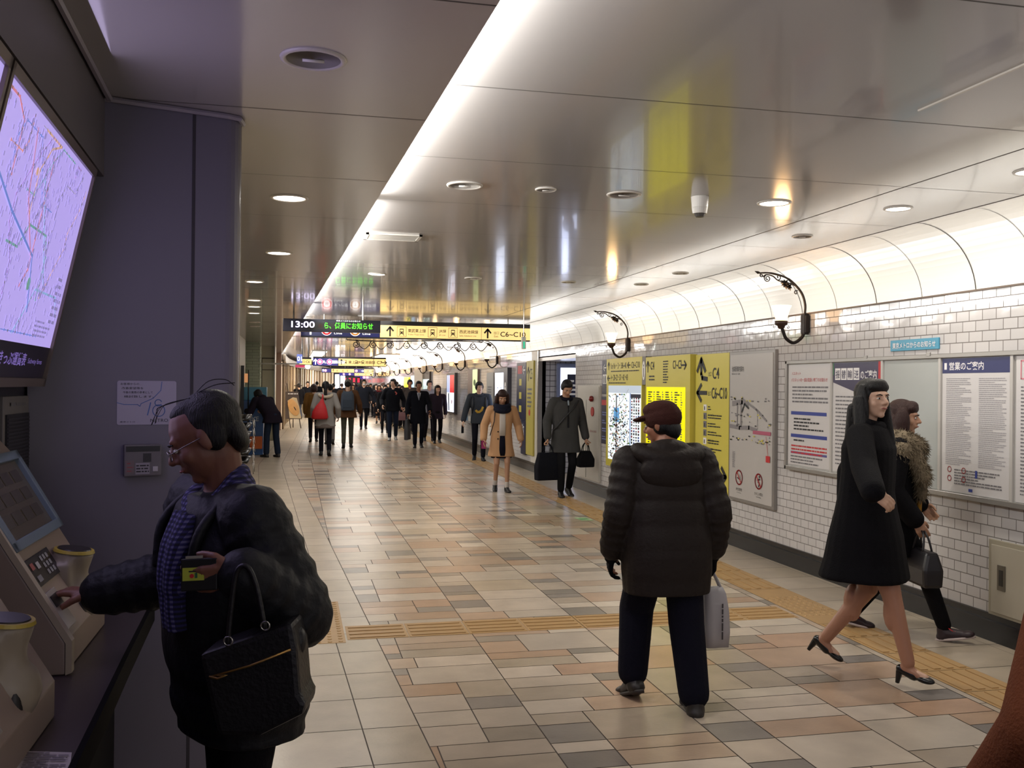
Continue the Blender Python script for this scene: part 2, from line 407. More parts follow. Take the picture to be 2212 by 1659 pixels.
mb = MB(); dots = MB()
for a in range(2):
    for b in range(3):
        x1 = .33 - .39 * a; y0 = 5.96 + b * .38; mb.box(x1 - .387, y0, -.001, x1, y0 + .377, .0016)
        for q in range(6):
            for r_ in range(6): dots.cyl((x1 - .36 + q * .066, y0 + .028 + r_ * .064, .001), (x1 - .36 + q * .066, y0 + .028 + r_ * .064, .006), .016, .011, 8)
o = mb.add(dots.v, dots.f).build('tactile_paving', TACT); tag(o, 'square of yellow dotted tactile tiles at the left end of the cross strip', 'tactile paving')
s = Sheet((3.36, 10.84, .002), (1, .0, 0), (-.1, 1, 0)); s.rect(0, 0, .15, .26, mat('#a9c9a0', .5)); s.rect(.02, .08, .13, .17, mat('#4f8f5a', .5), 2)
t = thing('floor_sticker', 'small pale green sticker on the paving beside the tactile strip', 'sticker', (0, 0, 0)); s.done(t)

# ceilings
Y0, Y1 = -3.5, 63
mb = MB(); mb.prism([(-6, Y0, ZL), (GX(Y0), Y0, ZL), (GX(26), 26, ZL), (GX(Y1), Y1, ZL), (-6, Y1, ZL)], (0, 0, .3)); struct('ceiling', mb, CEILL)
mb = MB(); mb.box(-2, Y0, ZR, 4.272, Y1, ZR + .2); struct('ceiling', mb, CEILR)
mb = MB(); mb.box(3.448, Y0, ZR - .0015, 3.456, Y1, ZR); mb.box(4.268, Y0, ZR - .003, 4.276, Y1, ZR + .001); struct('trim_1', mb, DARKJ)
# vault over the right wall
CX, CZ, RX, RZ = 4.27, 2.28, .49, .50
ring = [(CX + RX * math.sin(R(a)), CZ + RZ * math.cos(R(a))) for a in range(0, 91, 6)] + [(4.76, 2.12)]
mb = MB()
for (a, b) in zip(ring[:-1], ring[1:]): mb.add([(a[0], Y0, a[1]), (b[0], Y0, b[1]), (b[0], Y1, b[1]), (a[0], Y1, a[1])], [(0, 1, 2, 3)])
mb.box(4.4, Y0, 2.06, 4.78, Y1, 2.12); mb.box(4.78, Y0, 2.06, 4.9, Y1, 3.0)
mb.box(4.2, Y0, 2.84, 4.9, Y1, 3.0)
o = struct('ceiling', mb, COVE)
for p in o.data.polygons: p.use_smooth = len(p.vertices) == 4 and p.index < len(ring) - 1
mb = MB(); k = 0
y = 5.88 - 1.19 * 6
while y < 60:
    for yy, wd in ((y, .010), (y + .6, .005)):
        rr = ring[:-1]
        for (a, b) in zip(rr[:-1], rr[1:]):
            mb.add([(a[0] - .002, yy, a[1] - .002), (b[0] - .002, yy, b[1] - .002), (b[0] - .002, yy + wd, b[1] - .002), (a[0] - .002, yy + wd, a[1] - .002)], [(0, 1, 2, 3)])
    y += 1.19
struct('trim_2', mb, mat('#37322e', .6))
# right wall
YA, YB = 14.54, 16.9
mb = MB(); mb.box(XW, Y0, .17, XW + .12, YA, ZT); mb.box(XW, YA, 2.14, XW + .12, YB, ZT); struct('wall_right', mb, TILE)
mb = MB(); mb.box(XW, YB + .5, .17, XW + .12, 32.4, ZT); mb.box(XW, 34.6, .17, XW + .12, Y1, ZT); struct('wall_right', mb, TILE)
mb = MB(); mb.box(XW - .012, Y0, ZT - .006, XW + .13, Y1, ZT + .006); struct('trim_3', mb, mat('#6b5d52', .5))
mb = MB(); mb.box(XW - .03, Y0, 0, XW + .1, YA, .13); mb.box(XW - .015, Y0, .13, XW + .1, YA, .17)
mb.box(XW - .03, YB, 0, XW + .1, 32.4, .13); mb.box(XW - .015, YB, .13, XW + .1, 32.4, .17); mb.box(XW - .02, 34.6, 0, XW + .1, Y1, .17)
struct('baseboard_right', mb, BLACKG)
mb = MB(); mb.box(XW - .005, YB, .16, XW + .14, YB + .5, ZT); struct('trim_4', mb, mat('#c9c5bd', .35))
mb = MB(); mb.box(XW - .1, 32.4, 0, XW + .14, 34.6, ZT + .0); struct('wall_right', mb, mat('#b9b3a8', .3))
# side passage behind the opening
mb = MB(); mb.box(XW + .05, YB, 0, 9.3, YB + .12, 2.2); struct('wall_passage', mb, GRID)
mb = MB(); mb.box(XW + .12, YA - .12, 0, 9.3, YA, 2.2); mb.box(9.3, YA - .1, 0, 9.4, YB + .1, 2.3); struct('wall_passage', mb, TILE)
mb = MB(); mb.box(XW + .1, YA - .1, 2.14, 9.4, YB + .1, 2.05 + .1); mb.box(XW + .1, YA - .1, 2.14, 9.4, YB + .1, 2.2); struct('ceiling', mb, mat('#8d8884', .25))
mb = MB(); mb.box(XW - .02, YB - .05, 0, XW + .06, YB, ZT); struct('trim_5', mb, STEEL)
area('passage_fill', (6.5, 15.7, 2.1), (0, 0, 0), 2.5, .3, 9, (.85, .9, 1))  # unseen fill added to light the inside of the side passage
# left: partition with the rounded end, fascia over the machines, walls further along
BA, BB = Vector((-.93, 3.70, 0)), Vector((-.20, 3.915, 0)); BD = (BB - BA).normalized(); BN = Vector((BD.y, -BD.x, 0))
def bw(u, d, z=0): p = BA + BD * u - BN * -d; return (p.x, p.y, z)
LW = (BB - BA).length
pts = [bw(0, 0)] + [bw(LW - .07 + .07 * math.sin(R(a)), -.07 + .07 * math.cos(R(a))) for a in range(0, 91, 15)] + [bw(LW, -.3), bw(0, -.3)]
mb = MB(); mb.prism(pts, (0, 0, ZL)); o = struct('wall_back', mb, PURP)
mb = MB(); mb.prism([bw(LW - .20, .0015), bw(LW - .188, .0015), bw(LW - .188, -.01), bw(LW - .20, -.01)], (0, 0, ZL - .02)); struct('trim_6', mb, mat('#2c2730', .6))
mb = MB(); mb.prism([bw(LW - .012, -.07), bw(LW + .006, -.075), bw(LW + .006, -.11), bw(LW - .012, -.11)], (0, 0, ZL)); struct('trim_7', mb, STEEL)
mb = MB(); mb.tube([bw(.2, .01, ZL - .012), bw(LW - .07, .012, ZL - .012), bw(LW - .02, 0, ZL - .012), bw(LW + .01, -.07, ZL - .012)], .011, 6)
mb.tube([(-.675, 3.75, ZL - .012), (-.62, 2.2, ZL - .012), (-.55, 0, ZL - .012)], .012, 6); struct('trim_8', mb, mat('#8d8790', .4))
mb = MB(); mb.prism([bw(.0, .002), bw(LW - .05, .002), bw(LW - .05, -.01), bw(0, -.01)], (0, 0, .09)); struct('baseboard_back', mb, mat('#2a2220', .5))
def LX(x, y): return (x - .038 * (y - 3.7), y)
mb = MB(); mb.prism([(*LX(-.69, Y0), 2.36), (*LX(-.69, 3.76), 2.36), (*LX(-1.3, 3.76), 2.36), (*LX(-1.3, Y0), 2.36)], (0, 0, .3)); struct('wall_left', mb, mat('#5f5a5c', .4, var=.05, name='fascia_panel'))
mb = MB(); mb.prism([(*LX(-.94, Y0), 0), (*LX(-.94, 3.74), 0), (*LX(-1.3, 3.74), 0), (*LX(-1.3, Y0), 0)], (0, 0, 2.37)); struct('wall_left', mb, mat('#2b2833', .45, name='dark_machine_wall'))
mb = MB(); mb.box(-1.35, 4.2, 0, -1.17, 24.2, ZL); struct('wall_left', mb, mat('#a49c8c', .5, name='cream_wall_panels'))
GREEN = brick_mat('green_tiles', '#c3ceb2', '#b6c3a6', '#767d6b', .3, .075, .004, .15, bump=.4)
mb = MB(); mb.box(-2, 25.4, 0, -.86, 26.4, ZL); struct('wall_pillar', mb, GREEN)
mb = MB(); mb.box(-2, 27.6, 0, -.52, 28.9, ZL); struct('wall_left', mb, mat('#c9c3a8', .4, name='beige_panels'))
mb = MB(); mb.box(-.88, 27.57, 2.30, -.53, 27.6, 2.33); mb.box(-.88, 27.57, 1.98, -.53, 27.6, 2.0); mb.box(-.89, 27.56, .4, -.872, 27.6, 2.33); struct('trim_9', mb, mat('#55503f', .5))
mb = MB(); mb.box(-.545, 27.5, 0, -.52, 27.6, ZL); struct('trim_10', mb, STEEL)
mb = MB(); mb.box(-1.6, 33.6, 0, -.43, 34.4, ZL); struct('wall_left', mb, mat('#8d6f5c', .35, name='brown_stone'))
mb = MB(); mb.box(-1.4, 62.5, 0, 6, 63, 3.0); struct('wall_far', mb, mat('#2b2430', .5))
mb = MB(); mb.box(-1.5, Y0, -.01, -1.3, 34, ZL); struct('wall_left', mb, mat('#3b3733', .6))

# shopfront along the bend
SA, SB = Vector((-.41, 34.42, 0)), Vector((2.75, 62.4, 0)); SD = (SB - SA).normalized(); SN_ = Vector((SD.y, -SD.x, 0)); SLN = (SB - SA).length
def SP(k): q = k / 27; return Vector((2.9 * q ** 2.2, 28 * q, 0))
t = thing('shopfront', 'long glazed shopfront with bronze mullions along the left side of the far passage', 'shopfront', SA)
WARM = [emis('#e0c6a4', .7), emis('#d4bca0', .5), emis('#ccc0a8', .45), mat('#b09c84', .25), mat('#c0b098', .3), emis('#f0dcc0', 1.0)]
for k in range(27):
    a, b = SP(k), SP(k + 1); SD = (b - a).normalized(); SN_ = Vector((SD.y, -SD.x, 0))
    mb = MB(); mb.obox(a, b - a, -SN_ * .08, (0, 0, 2.38)); mb.build('glass_panel' if k % 3 else 'stone_pier', WARM[(k * 5 + k // 3) % 6], t)
    mb = MB(); mb.obox(a + SN_ * .0, SD * .07, SN_ * .07, (0, 0, 2.45)); mb.build('mullion', mat('#b8a890', .2, metal=.7) if k % 2 else mat('#7a6650', .3, metal=.4), t)
mb = MB()
for k in range(27): a, b = SP(k), SP(k + 1); n_ = Vector(((b - a).y, -(b - a).x, 0)).normalized(); mb.obox(a + Vector((0, 0, 2.38)), b - a, n_ * .12, (0, 0, .27))
mb.build('header', mat('#8d7f6c', .3), t)

# ================================================================== CEILING FIXTURES
LW_ = mat('#cfcac2', .35, name='white_rim'); MIRR = mat('#8f8c8a', .08, metal=1., name='mirror_reflector'); OPAL = emis('#fff6ea', 6.0, 'lit_opal_glass')
def downlight(p, z, r, lit, label, group=None, pw=6):
    t = thing('downlight', label, 'downlight', (p[0], p[1], z), 0, group)
    mb = MB(); n = 28
    prof = [(r * .86, .012), (r * .88, -.004), (r * .95, -.009), (r * 1.06, -.005), (r * 1.08, .0), (r * 1.06, .004)]
    mb.loft([[(q * math.cos(2 * math.pi * k / n), q * math.sin(2 * math.pi * k / n), h) for k in range(n)] for q, h in prof], False, True); mb.build('trim_ring', LW_, t, True)
    if lit:
        mb = MB(); mb.cyl((0, 0, -.004), (0, 0, .002), r * .87, n=28); mb.build('diffuser', OPAL, t)
        l = area('downlight_lamp', (p[0], p[1], z - .012), (0, 0, 0), r * 1.5, r * 1.5, pw, (1, .93, .82)); l.data.shape = 'DISK'
    else:
        # recess is modelled below the panel face as a shallow mirrored bowl
        mb = MB(); mb.loft([[(q * math.cos(2 * math.pi * k / n), q * math.sin(2 * math.pi * k / n), h) for k in range(n)] for q, h in ((r * .87, -.004), (r * .7, -.0035), (r * .5, -.0025), (r * .25, -.002))], True)
        mb.build('reflector', MIRR, t, True)
        mb = MB(); mb.tube([(-r * .35, 0, -.006), (r * .35, 0, -.006)], .006, 8); mb.build('lamp', mat('#d8d4cc', .3), t, True)
    return t
for i, (x, y, r, lit, lb) in enumerate([(677, 127, .1, 0, 'large unlit mirrored downlight in the lower left ceiling, nearest the viewer'),
        (625, 427, .1, 1, 'lit round downlight in the left ceiling, nearest of the lit row'), (603, 546, .1, 1, 'lit round downlight in the left ceiling, second of the lit row'),
        (550, 608, .09, 1, 'lit round downlight in the left ceiling, third of the lit row'), (549, 648, .09, 1, 'lit round downlight in the left ceiling, fourth of the lit row'),
        (549, 662, .09, 1, 'lit round downlight in the left ceiling, fifth of the lit row'), (549, 676, .09, 1, 'lit round downlight in the left ceiling, sixth of the lit row'),
        (550, 696, .09, 0, 'small unlit downlight beyond the lit left row'), (551, 705, .09, 0, 'small unlit downlight farthest along the left row')]):
    p = hit(x, y, 2, ZL); downlight(p, ZL, r, lit, lb, 'downlights in the left ceiling', 11)
for i, (x, y, r, lit, lb) in enumerate([(1004, 400, .1, 0, 'mirrored unlit downlight in the right ceiling, left of the row of five'),
        (1179, 409, .06, 0, 'small unlit downlight between the two mirrored ones'), (1348, 420, .1, 0, 'mirrored unlit downlight left of the white ceiling detector'),
        (1672, 438, .1, 1, 'lit downlight with an orange reflection beside it'), (1940, 450, .085, 1, 'lit downlight near the vault, right of the orange reflection'),
        (1733, 510, .075, 0, 'unlit downlight below the vault edge, nearer one'), (1470, 590, .08, 0, 'unlit downlight near the vault, in the middle of the passage'),
        (1385, 614, .08, 0, 'unlit downlight near the vault above the tulip lamp reflection'), (815, 592, .09, 1, 'lit downlight in the right ceiling above the hanging sign'),
        (1022, 601, .09, 0, 'unlit downlight in the middle of the ceiling beyond the vent'), (1228, 609, .08, 0, 'unlit downlight above the side passage'),
        (2230, 370, .09, 1, 'lit downlight cut by the right edge of the photo')]):
    p = hit(x, y, 2, ZR); downlight(p, ZR, r, lit, lb, 'downlights in the right ceiling', 7)
p = hit(1512, 425, 2, ZR)
t = thing('ceiling_detector', 'white cylindrical ceiling detector hanging between two downlights', 'detector', (p.x, p.y, ZR))
mb = MB(); mb.cyl((0, 0, -.07), (0, 0, 0), .05, .056); mb.build('housing', mat('#d8d4cc', .35), t, False, .003)
mb = MB(); mb.cyl((0, 0, -.105), (0, 0, -.07), .044, .05); mb.build('lower_cap', mat('#d0ccc4', .35), t)
mb = MB(); mb.cyl((0, 0, -.125), (0, 0, -.105), .026, .036, 12); mb.build('grille', mat('#4a4642', .5), t)
p = hit(848, 511, 2, ZR)
t = thing('ceiling_vent', 'rectangular metal ceiling vent beside the ceiling step', 'vent', (p.x, p.y, ZR))
mb = MB()
for (a, b, c, d) in ((-.22, -.15, .22, -.125), (-.22, .125, .22, .15), (-.22, -.15, -.195, .15), (.195, -.15, .22, .15)): mb.box(a, b, -.012, c, d, -.0005)
mb.build('frame', LW_, t); mb = MB(); mb.box(-.195, -.125, -.006, .195, .125, -.0005); mb.build('back_plate', mat('#8a867f', .35), t)
mb = MB()
for k in range(9): mb.box(-.19, -.115 + k * .028, -.010, .19, -.105 + k * .028, -.006)
mb.build('slats', mat('#b5b0a8', .3), t)
a, b = hit(1985, 237, 2, ZR), hit(2212, 140, 2, ZR)
t = thing('ceiling_hatch', 'ceiling access hatch with a pale metal edge at upper right', 'hatch', (a.x, a.y, ZR))
mb = MB(); mb.box(-.006, -.95, -.008, .006, 0, -.0005); mb.build('metal_edge', mat('#c9c2b8', .25, metal=.3), t)
mb = MB(); mb.box(.006, -.95, -.003, .6, -.004, -.0005); mb.build('panel', CEILR, t)
for k, (x0, x1, y0, y1) in enumerate(((670, 696, 757, 777), (800, 835, 764, 779), (705, 760, 787, 790), (762, 797, 789, 793))):
    pa, pb = hit(x0, y0, 2, ZR - .0), hit(x1, y1, 2, ZR)
    ya, yb = sorted((pa.y, pb.y)); ya, yb = ya, min(yb, 60)
    xa, xb = hit(x0, (y0 + y1) / 2, 1, (ya + yb) / 2).x, hit(x1, (y0 + y1) / 2, 1, (ya + yb) / 2).x
    zz = ZR if xa > 0 else ZR
    t = thing('ceiling_light', ['bright ceiling light panel at left beyond the hanging sign', 'bright ceiling light panel at right near the row of lamps', 'far bright ceiling light strip above the left crowd', 'far bright ceiling light strip above the right crowd'][k], 'ceiling light', ((xa + xb) / 2, (ya + yb) / 2, zz), 0, 'far ceiling lights')
    sx, sy = (xb - xa) / 2, (yb - ya) / 2
    mb = MB(); mb.box(-sx, -sy, -.02, sx, sy, -.001); mb.build('diffuser', emis('#fffaf0', 3.5), t)
    mb = MB()
    for (q0, q1, q2, q3) in ((-sx - .04, -sy - .04, sx + .04, -sy), (-sx - .04, sy, sx + .04, sy + .04), (-sx - .04, -sy, -sx, sy), (sx, -sy, sx + .04, sy)): mb.box(q0, q1, -.03, q2, q3, -.0005)
    mb.build('frame', LW_, t)

# ================================================================== WALL LAMPS
def spiral(cx, cz, r0, turns, a0, sgn=1, n=26):
    return [(-cx + 0 * k, 0, cz) if False else (cx + r0 * (1 - .75 * k / n) * math.cos(R(a0) + sgn * turns * 2 * math.pi * k / n), 0, cz + r0 * (1 - .75 * k / n) * math.sin(R(a0) + sgn * turns * 2 * math.pi * k / n)) for k in range(n + 1)]
def bez(ps, n=8):
    """smooth polyline through the points (Catmull-Rom)"""
    P = [Vector(p) for p in ps]; P = [P[0] * 2 - P[1]] + P + [P[-1] * 2 - P[-2]]; out = []
    for i in range(1, len(P) - 2):
        for k in range(n):
            t = k / n; out.append(.5 * ((2 * P[i]) + (P[i + 1] - P[i - 1]) * t + (2 * P[i - 1] - 5 * P[i] + 4 * P[i + 1] - P[i + 2]) * t * t + (3 * P[i] - P[i - 1] - 3 * P[i + 1] + P[i + 2]) * t ** 3))
    out.append(P[-2]); return out
def make_lamp():
    t = thing('wall_lamp', 'x', 'wall lamp', (XW, 0, 2.165), 0, 'wrought-iron lamps along the right wall')
    mb = MB(); mb.box(-.045, -.045, -.075, -.004, .045, .075); mb.box(-.05, -.03, -.09, -.008, .03, .09); mb.build('mounting_box', IRON, t, False, .004)
    mb = MB(); mb.tube(bez([(-.03, 0, .07), (-.028, 0, .18), (-.075, 0, .29), (-.2, 0, .395), (-.36, 0, .435), (-.47, 0, .432)]), [.011] * 24 + [.009] * 9 + [.007] * 8, 8)
    mb.tube([(-.455, 0, .432), (-.48, 0, .436), (-.51, 0, .447)], [.006, .013, .002], 8); mb.build('upper_arm', IRON, t, True)
    mb = MB(); mb.tube(bez([(-.09, 0, .315), (-.15, 0, .345), (-.225, 0, .362), (-.29, 0, .375), (-.34, 0, .41), (-.4, 0, .42), (-.43, 0, .40)]), .006, 8)
    for a in ((-.39, .388, .034, 1.7, 60, 1), (-.445, .412, .017, 1.2, 90, 1), (-.285, .402, .024, 1.0, 250, 1), (-.115, .275, .02, 1.2, 40, 1)): mb.tube(spiral(*a), .0045, 6)
    mb.build('scrollwork', IRON, t, True)
    mb = MB(); rg = random.Random(3)
    for (cx, cz, s_, n) in ((-.225, .35, .045, 9), (-.185, .325, .034, 7)):
        for k in range(n):
            a = R(-170 + 340 * k / n - 90); l = s_ * rg.uniform(.7, 1.25); q = Vector((math.cos(a), 0, math.sin(a))); u = Vector((-q.z, 0, q.x)); c = Vector((cx, rg.uniform(-.008, .008), cz))
            mb.loft([[c + Vector((0, .004, 0)), c + Vector((0, -.004, 0)), c + u * .002, c - u * .002], [c + q * l * .5 + u * .012, c + q * l * .5 + Vector((0, -.012, 0)), c + q * l * .5 - u * .012, c + q * l * .5 + Vector((0, .012, 0))], [c + q * l + u * .001, c + q * l + Vector((0, -.001, 0)), c + q * l - u * .001, c + q * l + Vector((0, .001, 0))]])
    mb.build('leaf_ornament', IRON, t)
    mb = MB(); mb.tube(bez([(-.03, 0, -.06), (-.06, 0, -.12), (-.135, 0, -.165), (-.205, 0, -.13), (-.235, 0, -.07), (-.25, 0, -.03)]), .0145, 10); mb.build('lower_arm', IRON, t, True)
    mb = MB(); n = 24
    mb.loft([[(-.255 + q * math.cos(2 * math.pi * k / n), q * math.sin(2 * math.pi * k / n), h) for k in range(n)] for q, h in ((.02, -.045), (.03, -.035), (.034, -.02), (.052, -.012), (.056, .022), (.046, .024))])
    mb.tube(spiral(-.32, -.03, .013, 1.1, 90, 1), .003, 6); mb.tube(spiral(-.19, -.03, .013, 1.1, 90, -1), .003, 6); mb.build('cup', mat('#3a241a', .4, metal=.3), t, True)
    mb = MB(); mb.loft([[(-.255 + q * math.cos(2 * math.pi * k / n), q * math.sin(2 * math.pi * k / n), h) for k in range(n)] for q, h in ((.04, .024), (.052, .05), (.062, .09), (.075, .13), (.088, .155), (.08, .157), (.04, .12))])
    mb.build('glass_shade', emis('#ffc887', 3.0, 'glowing_glass'), t, True)
    return t
lamp0 = make_lamp()
LY = [7.52, 12.05, 20.45, 24.5, 28.4, 31.9, 36.2, 40.3, 44.4, 48.5, 52.6]
LL = ['nearest wrought-iron lamp with scrolled arm above the white station map', 'wrought-iron lamp with scrolled arm above the yellow map boards', 'first wrought-iron lamp beyond the side passage',
      'second wrought-iron lamp beyond the side passage', 'third wrought-iron lamp beyond the side passage', 'fourth wrought-iron lamp beyond the side passage'] + ['small far wrought-iron lamp glowing in the distant row'] * 5
for i, y in enumerate(LY):
    o = lamp0 if i == 0 else copy_tree(lamp0)
    o.location = (XW - (.1 if 32.4 < y < 34.6 else 0), y, 2.165); o['label'] = LL[i]
    l = bpy.data.lights.new('lamp_bulb', 'POINT'); l.energy = 2.2 if i < 3 else 6; l.color = (1, .62, .3); l.shadow_soft_size = .06
    q = bpy.data.objects.new('lamp_bulb', l); COL.objects.link(q); q.location = (XW - .255, y, 2.165 + .21)

# ================================================================== HANGING SIGNS
YEL = emis('#f8d084', .66, 'lit_yellow_sign'); NAVY = emis('#161a4e', .25, 'lit_navy_sign'); CASE = mat('#0c0a0e', .35, name='black_sign_case'); WLIT = emis('#ffffff', 1.1, 'lit_white_print'); INK = mat('#17120a', .5, name='ink')
VIO = emis('#4a35a8', .6); PNK = emis('#d83a8c', .8); GRN = emis('#4fe02a', 1.5, 'green_led')
def hang(yp, x0, y0, x1, y1):
    a = hit(x0, y1, 1, yp); b = hit(x1, y0, 1, yp); return a.x, b.x, min(a.z, b.z), max(a.z, b.z)
# main wayfinding sign
yp = 16.95
xa = hit(650, 720, 1, yp).x; xm = hit(821, 715, 1, yp).x; xb = hit(1145, 720, 1, yp).x
zt = hit(980, 706, 1, yp).z; zb = hit(980, 732, 1, yp).z; zc = hit(980, 697, 1, yp).z
t = thing('hanging_sign', 'long lit wayfinding sign with a yellow half reading C6 to C10 under the ceiling', 'sign', ((xa + xb) / 2, yp, ZR))
O = Vector(((xa + xb) / 2, yp, ZR))
mb = MB(); mb.box(xa - O.x, .002, zb - O.z - .02, xb - O.x, .16, zc - O.z); mb.build('case', CASE, t)
mb = MB(); mb.box(xm - O.x, -.012, zb - O.z, xb - O.x, .001, zt - O.z); mb.build('yellow_panel', YEL, t)
mb = MB(); mb.box(xa - O.x, -.012, zb - O.z, xm - O.x - .01, .001, zt - O.z); mb.build('navy_panel', NAVY, t)
for x in (xa + .4, (xa + xb) / 2, xb - .4): MB().cyl((x - O.x, .08, zc - O.z), (x - O.x, .08, -.001), .012, n=10).build('hanger', STEEL, t)
s = Sheet((xm - O.x, -.013, zb - O.z), (1, 0, 0), (0, 0, 1), .002); W_ = xb - xm; H_ = zt - zb; U = lambda c: (c - 843) / (2080 - 843) * W_
s.arrow(U(922), H_ / 2, H_ * .72, 90, .03, INK); s.arrow(U(1720), H_ / 2, H_ * .72, 90, .03, INK)
for c in (1015, 1265, 1432):
    s.train(U(c), H_ * .48, H_ * .52, INK, YEL)
    s.line([(U(c - 36), H_ * .1), (U(c + 36), H_ * .1), (U(c + 36), H_ * .9), (U(c - 36), H_ * .9), (U(c - 36), H_ * .1)], .006, INK, 2, 'pictogram')
for tx, en, a, b in (('東武東上線', 'Tobu Tojo Line', 1065, 1210), ('JR線', 'JR Line', 1318, 1376), ('西武池袋線', 'Seibu Ikebukuro Line', 1485, 1640)):
    s.text(tx, U(a), H_ * .45, H_ * .3, INK, 2, U(b) - U(a), True); s.text(en, U(a), H_ * .2, H_ * .14, INK, 2, (U(b) - U(a)) * .9)
s.line([(U(1668), 0), (U(1668), H_)], .006, INK); s.text('出口', U(1772), H_ * .45, H_ * .24, INK, 2, U(1815) - U(1772)); s.text('Exit', U(1775), H_ * .2, H_ * .16, INK, 2)
s.text('C6~C10', U(1826), H_ * .26, H_ * .42, INK, 2, U(2040) - U(1826), True); s.done(t)
s = Sheet((xa - O.x, -.013, zb - O.z), (1, 0, 0), (0, 0, 1), .002); Wn = xm - xa
s.arrow(Wn * .12, H_ / 2, H_ * .7, 90, .03, WLIT)
for f_, c, l_, tx in ((.32, '#d02a30', 'M', '丸ノ内線'), (.68, '#a8763a', 'Y', '有楽町線')):
    s.disc(Wn * f_, H_ / 2, H_ * .44, WLIT, 2, 'line_symbol'); s.ring(Wn * f_, H_ / 2, H_ * .33, H_ * .14, emis(c, .9), 3, 'line_symbol'); s.text(l_, Wn * f_, H_ * .38, H_ * .24, INK, 4, None, True, center=True)
    s.text(tx, Wn * f_ + H_ * .6, H_ * .45, H_ * .25, VIO if False else WLIT, 2, Wn * .17); s.text('Line', Wn * f_ + H_ * .6, H_ * .18, H_ * .14, WLIT, 2, Wn * .1)
s.done(t)
# LED display in front of it
yp = 13.95; xa = hit(611, 700, 1, yp).x; xb = hit(822, 700, 1, yp).x; zt = hit(715, 690, 1, yp).z; zb = hit(715, 717, 1, yp).z
t = thing('display_board', 'dark LED message board reading 13:00 hanging in front of the yellow sign', 'display board', ((xa + xb) / 2, yp, ZL)); O = Vector(((xa + xb) / 2, yp, ZL))
mb = MB(); mb.box(xa - O.x, 0, zb - O.z, xb - O.x, .14, zt - O.z); mb.build('case', mat('#0b0c22', .3), t, False, .006)
mb = MB(); mb.box(xa - O.x + .35, -.006, zb - O.z + .03, xb - O.x - .12, -.001, zt - O.z - .05); mb.build('message_panel', mat('#15130f', .3), t)
for q in (xa + .15,): MB().cyl((q - O.x, .07, zt - O.z), (q - O.x, .07, -.001), .012, n=10).build('hanger', CASE, t)
MB().cyl((xb - .25 - O.x, .07, zt - O.z), (xb - .25 - O.x, .07, ZR - ZL - .001), .014, n=10).build('hanger', STEEL, t)
s = Sheet((xa - O.x, -.007, zb - O.z), (1, 0, 0), (0, 0, 1), .002); W_ = xb - xa; H_ = zt - zb
s.text('13:00', W_ * .085, H_ * .3, H_ * .5, emis('#e6dcff', 2.2, 'white_led'), 2, W_ * .235, True); s.disc(W_ * .38, H_ * .45, H_ * .17, mat('#3a241c', .6), 1, 'camera_lens')
s.text('ら、係員にお知らせ', W_ * .42, H_ * .25, H_ * .52, GRN, 2, W_ * .5, True); s.text('東京メトロからのお知らせ', W_ * .54, H_ * .84, H_ * .12, WLIT, 2, W_ * .25); s.done(t)
def far_sign(yp, secs, y0, y1, label, hangers=3):
    xs = [q for s_ in secs for q in s_[:2]]; A, B = hit(min(xs), y1, 1, yp), hit(max(xs), y0, 1, yp)
    t = thing('hanging_sign', label, 'sign', ((A.x + B.x) / 2, yp, ZR), 0, 'far hanging signs'); O = Vector(((A.x + B.x) / 2, yp, ZR)); zb, zt = A.z, B.z; H_ = zt - zb
    MB().box(A.x - O.x, .002, zb - O.z - .02, B.x - O.x, .14, zt - O.z + .06).build('case', CASE, t)
    for k in range(hangers): x = A.x + (B.x - A.x) * (k + .5) / hangers; MB().cyl((x - O.x, .07, zt + .06 - O.z), (x - O.x, .07, -.001), .02, n=8).build('hanger', CASE, t)
    for (x0, x1, kind, items) in secs:
        xa, xb = hit(x0, y0, 1, yp).x, hit(x1, y0, 1, yp).x; m_ = YEL if kind == 'y' else emis('#2a2378', .5)
        MB().box(xa - O.x, -.012, zb - O.z, xb - O.x, .001, zt - O.z).build('yellow_panel' if kind == 'y' else 'blue_panel', m_, t)
        s = Sheet((xa - O.x, -.013, zb - O.z), (1, 0, 0), (0, 0, 1), .004); w_ = xb - xa; ink = INK if kind == 'y' else WLIT
        for (it, f_) in items:
            if it in ('^', '>'): s.arrow(w_ * f_, H_ / 2, H_ * .7, 90 if it == '^' else 0, H_ * .12, ink)
            elif it == 't': s.train(w_ * f_, H_ * .5, H_ * .5, ink, m_)
            elif it == 'o': s.disc(w_ * f_, H_ / 2, H_ * .4, WLIT, 2, 'line_symbol'); s.ring(w_ * f_, H_ / 2, H_ * .3, H_ * .14, PNK, 3, 'line_symbol')
            else: s.text(it, w_ * f_, H_ * .28, H_ * .45, ink, 2, None, True)
        s.done(t)
    return t
far_sign(34, [(676, 730, 'b', [('^', .1), ('o', .28), ('丸ノ内線', .38), ('o', .66), ('有楽町線', .74)]), (731.5, 806.5, 'y', [('^', .08), ('t', .2), ('東上線', .28), ('t', .5), ('JR線', .56), ('t', .7), ('池袋線', .76)]), (807.5, 834, 'y', [('C7', .25), ('>', .85)])], 776, 789, 'second hanging sign row with a blue half and yellow half reading C7')
far_sign(29.5, [(646, 673, 'y', [('出口', .1), ('C6', .55)])], 776, 787, 'small yellow hanging sign reading C6 at the left', 2)
far_sign(46, [(695, 715, 'b', [('^', .15), ('o', .4)]), (716, 765, 'y', [('^', .08), ('t', .25), ('t', .5), ('t', .7)]), (765.5, 786, 'b', [('o', .2), ('>', .85)]), (786.5, 807, 'y', [('C8', .2), ('>', .85)])], 798, 804, 'third hanging sign row with blue and yellow panels, far away')
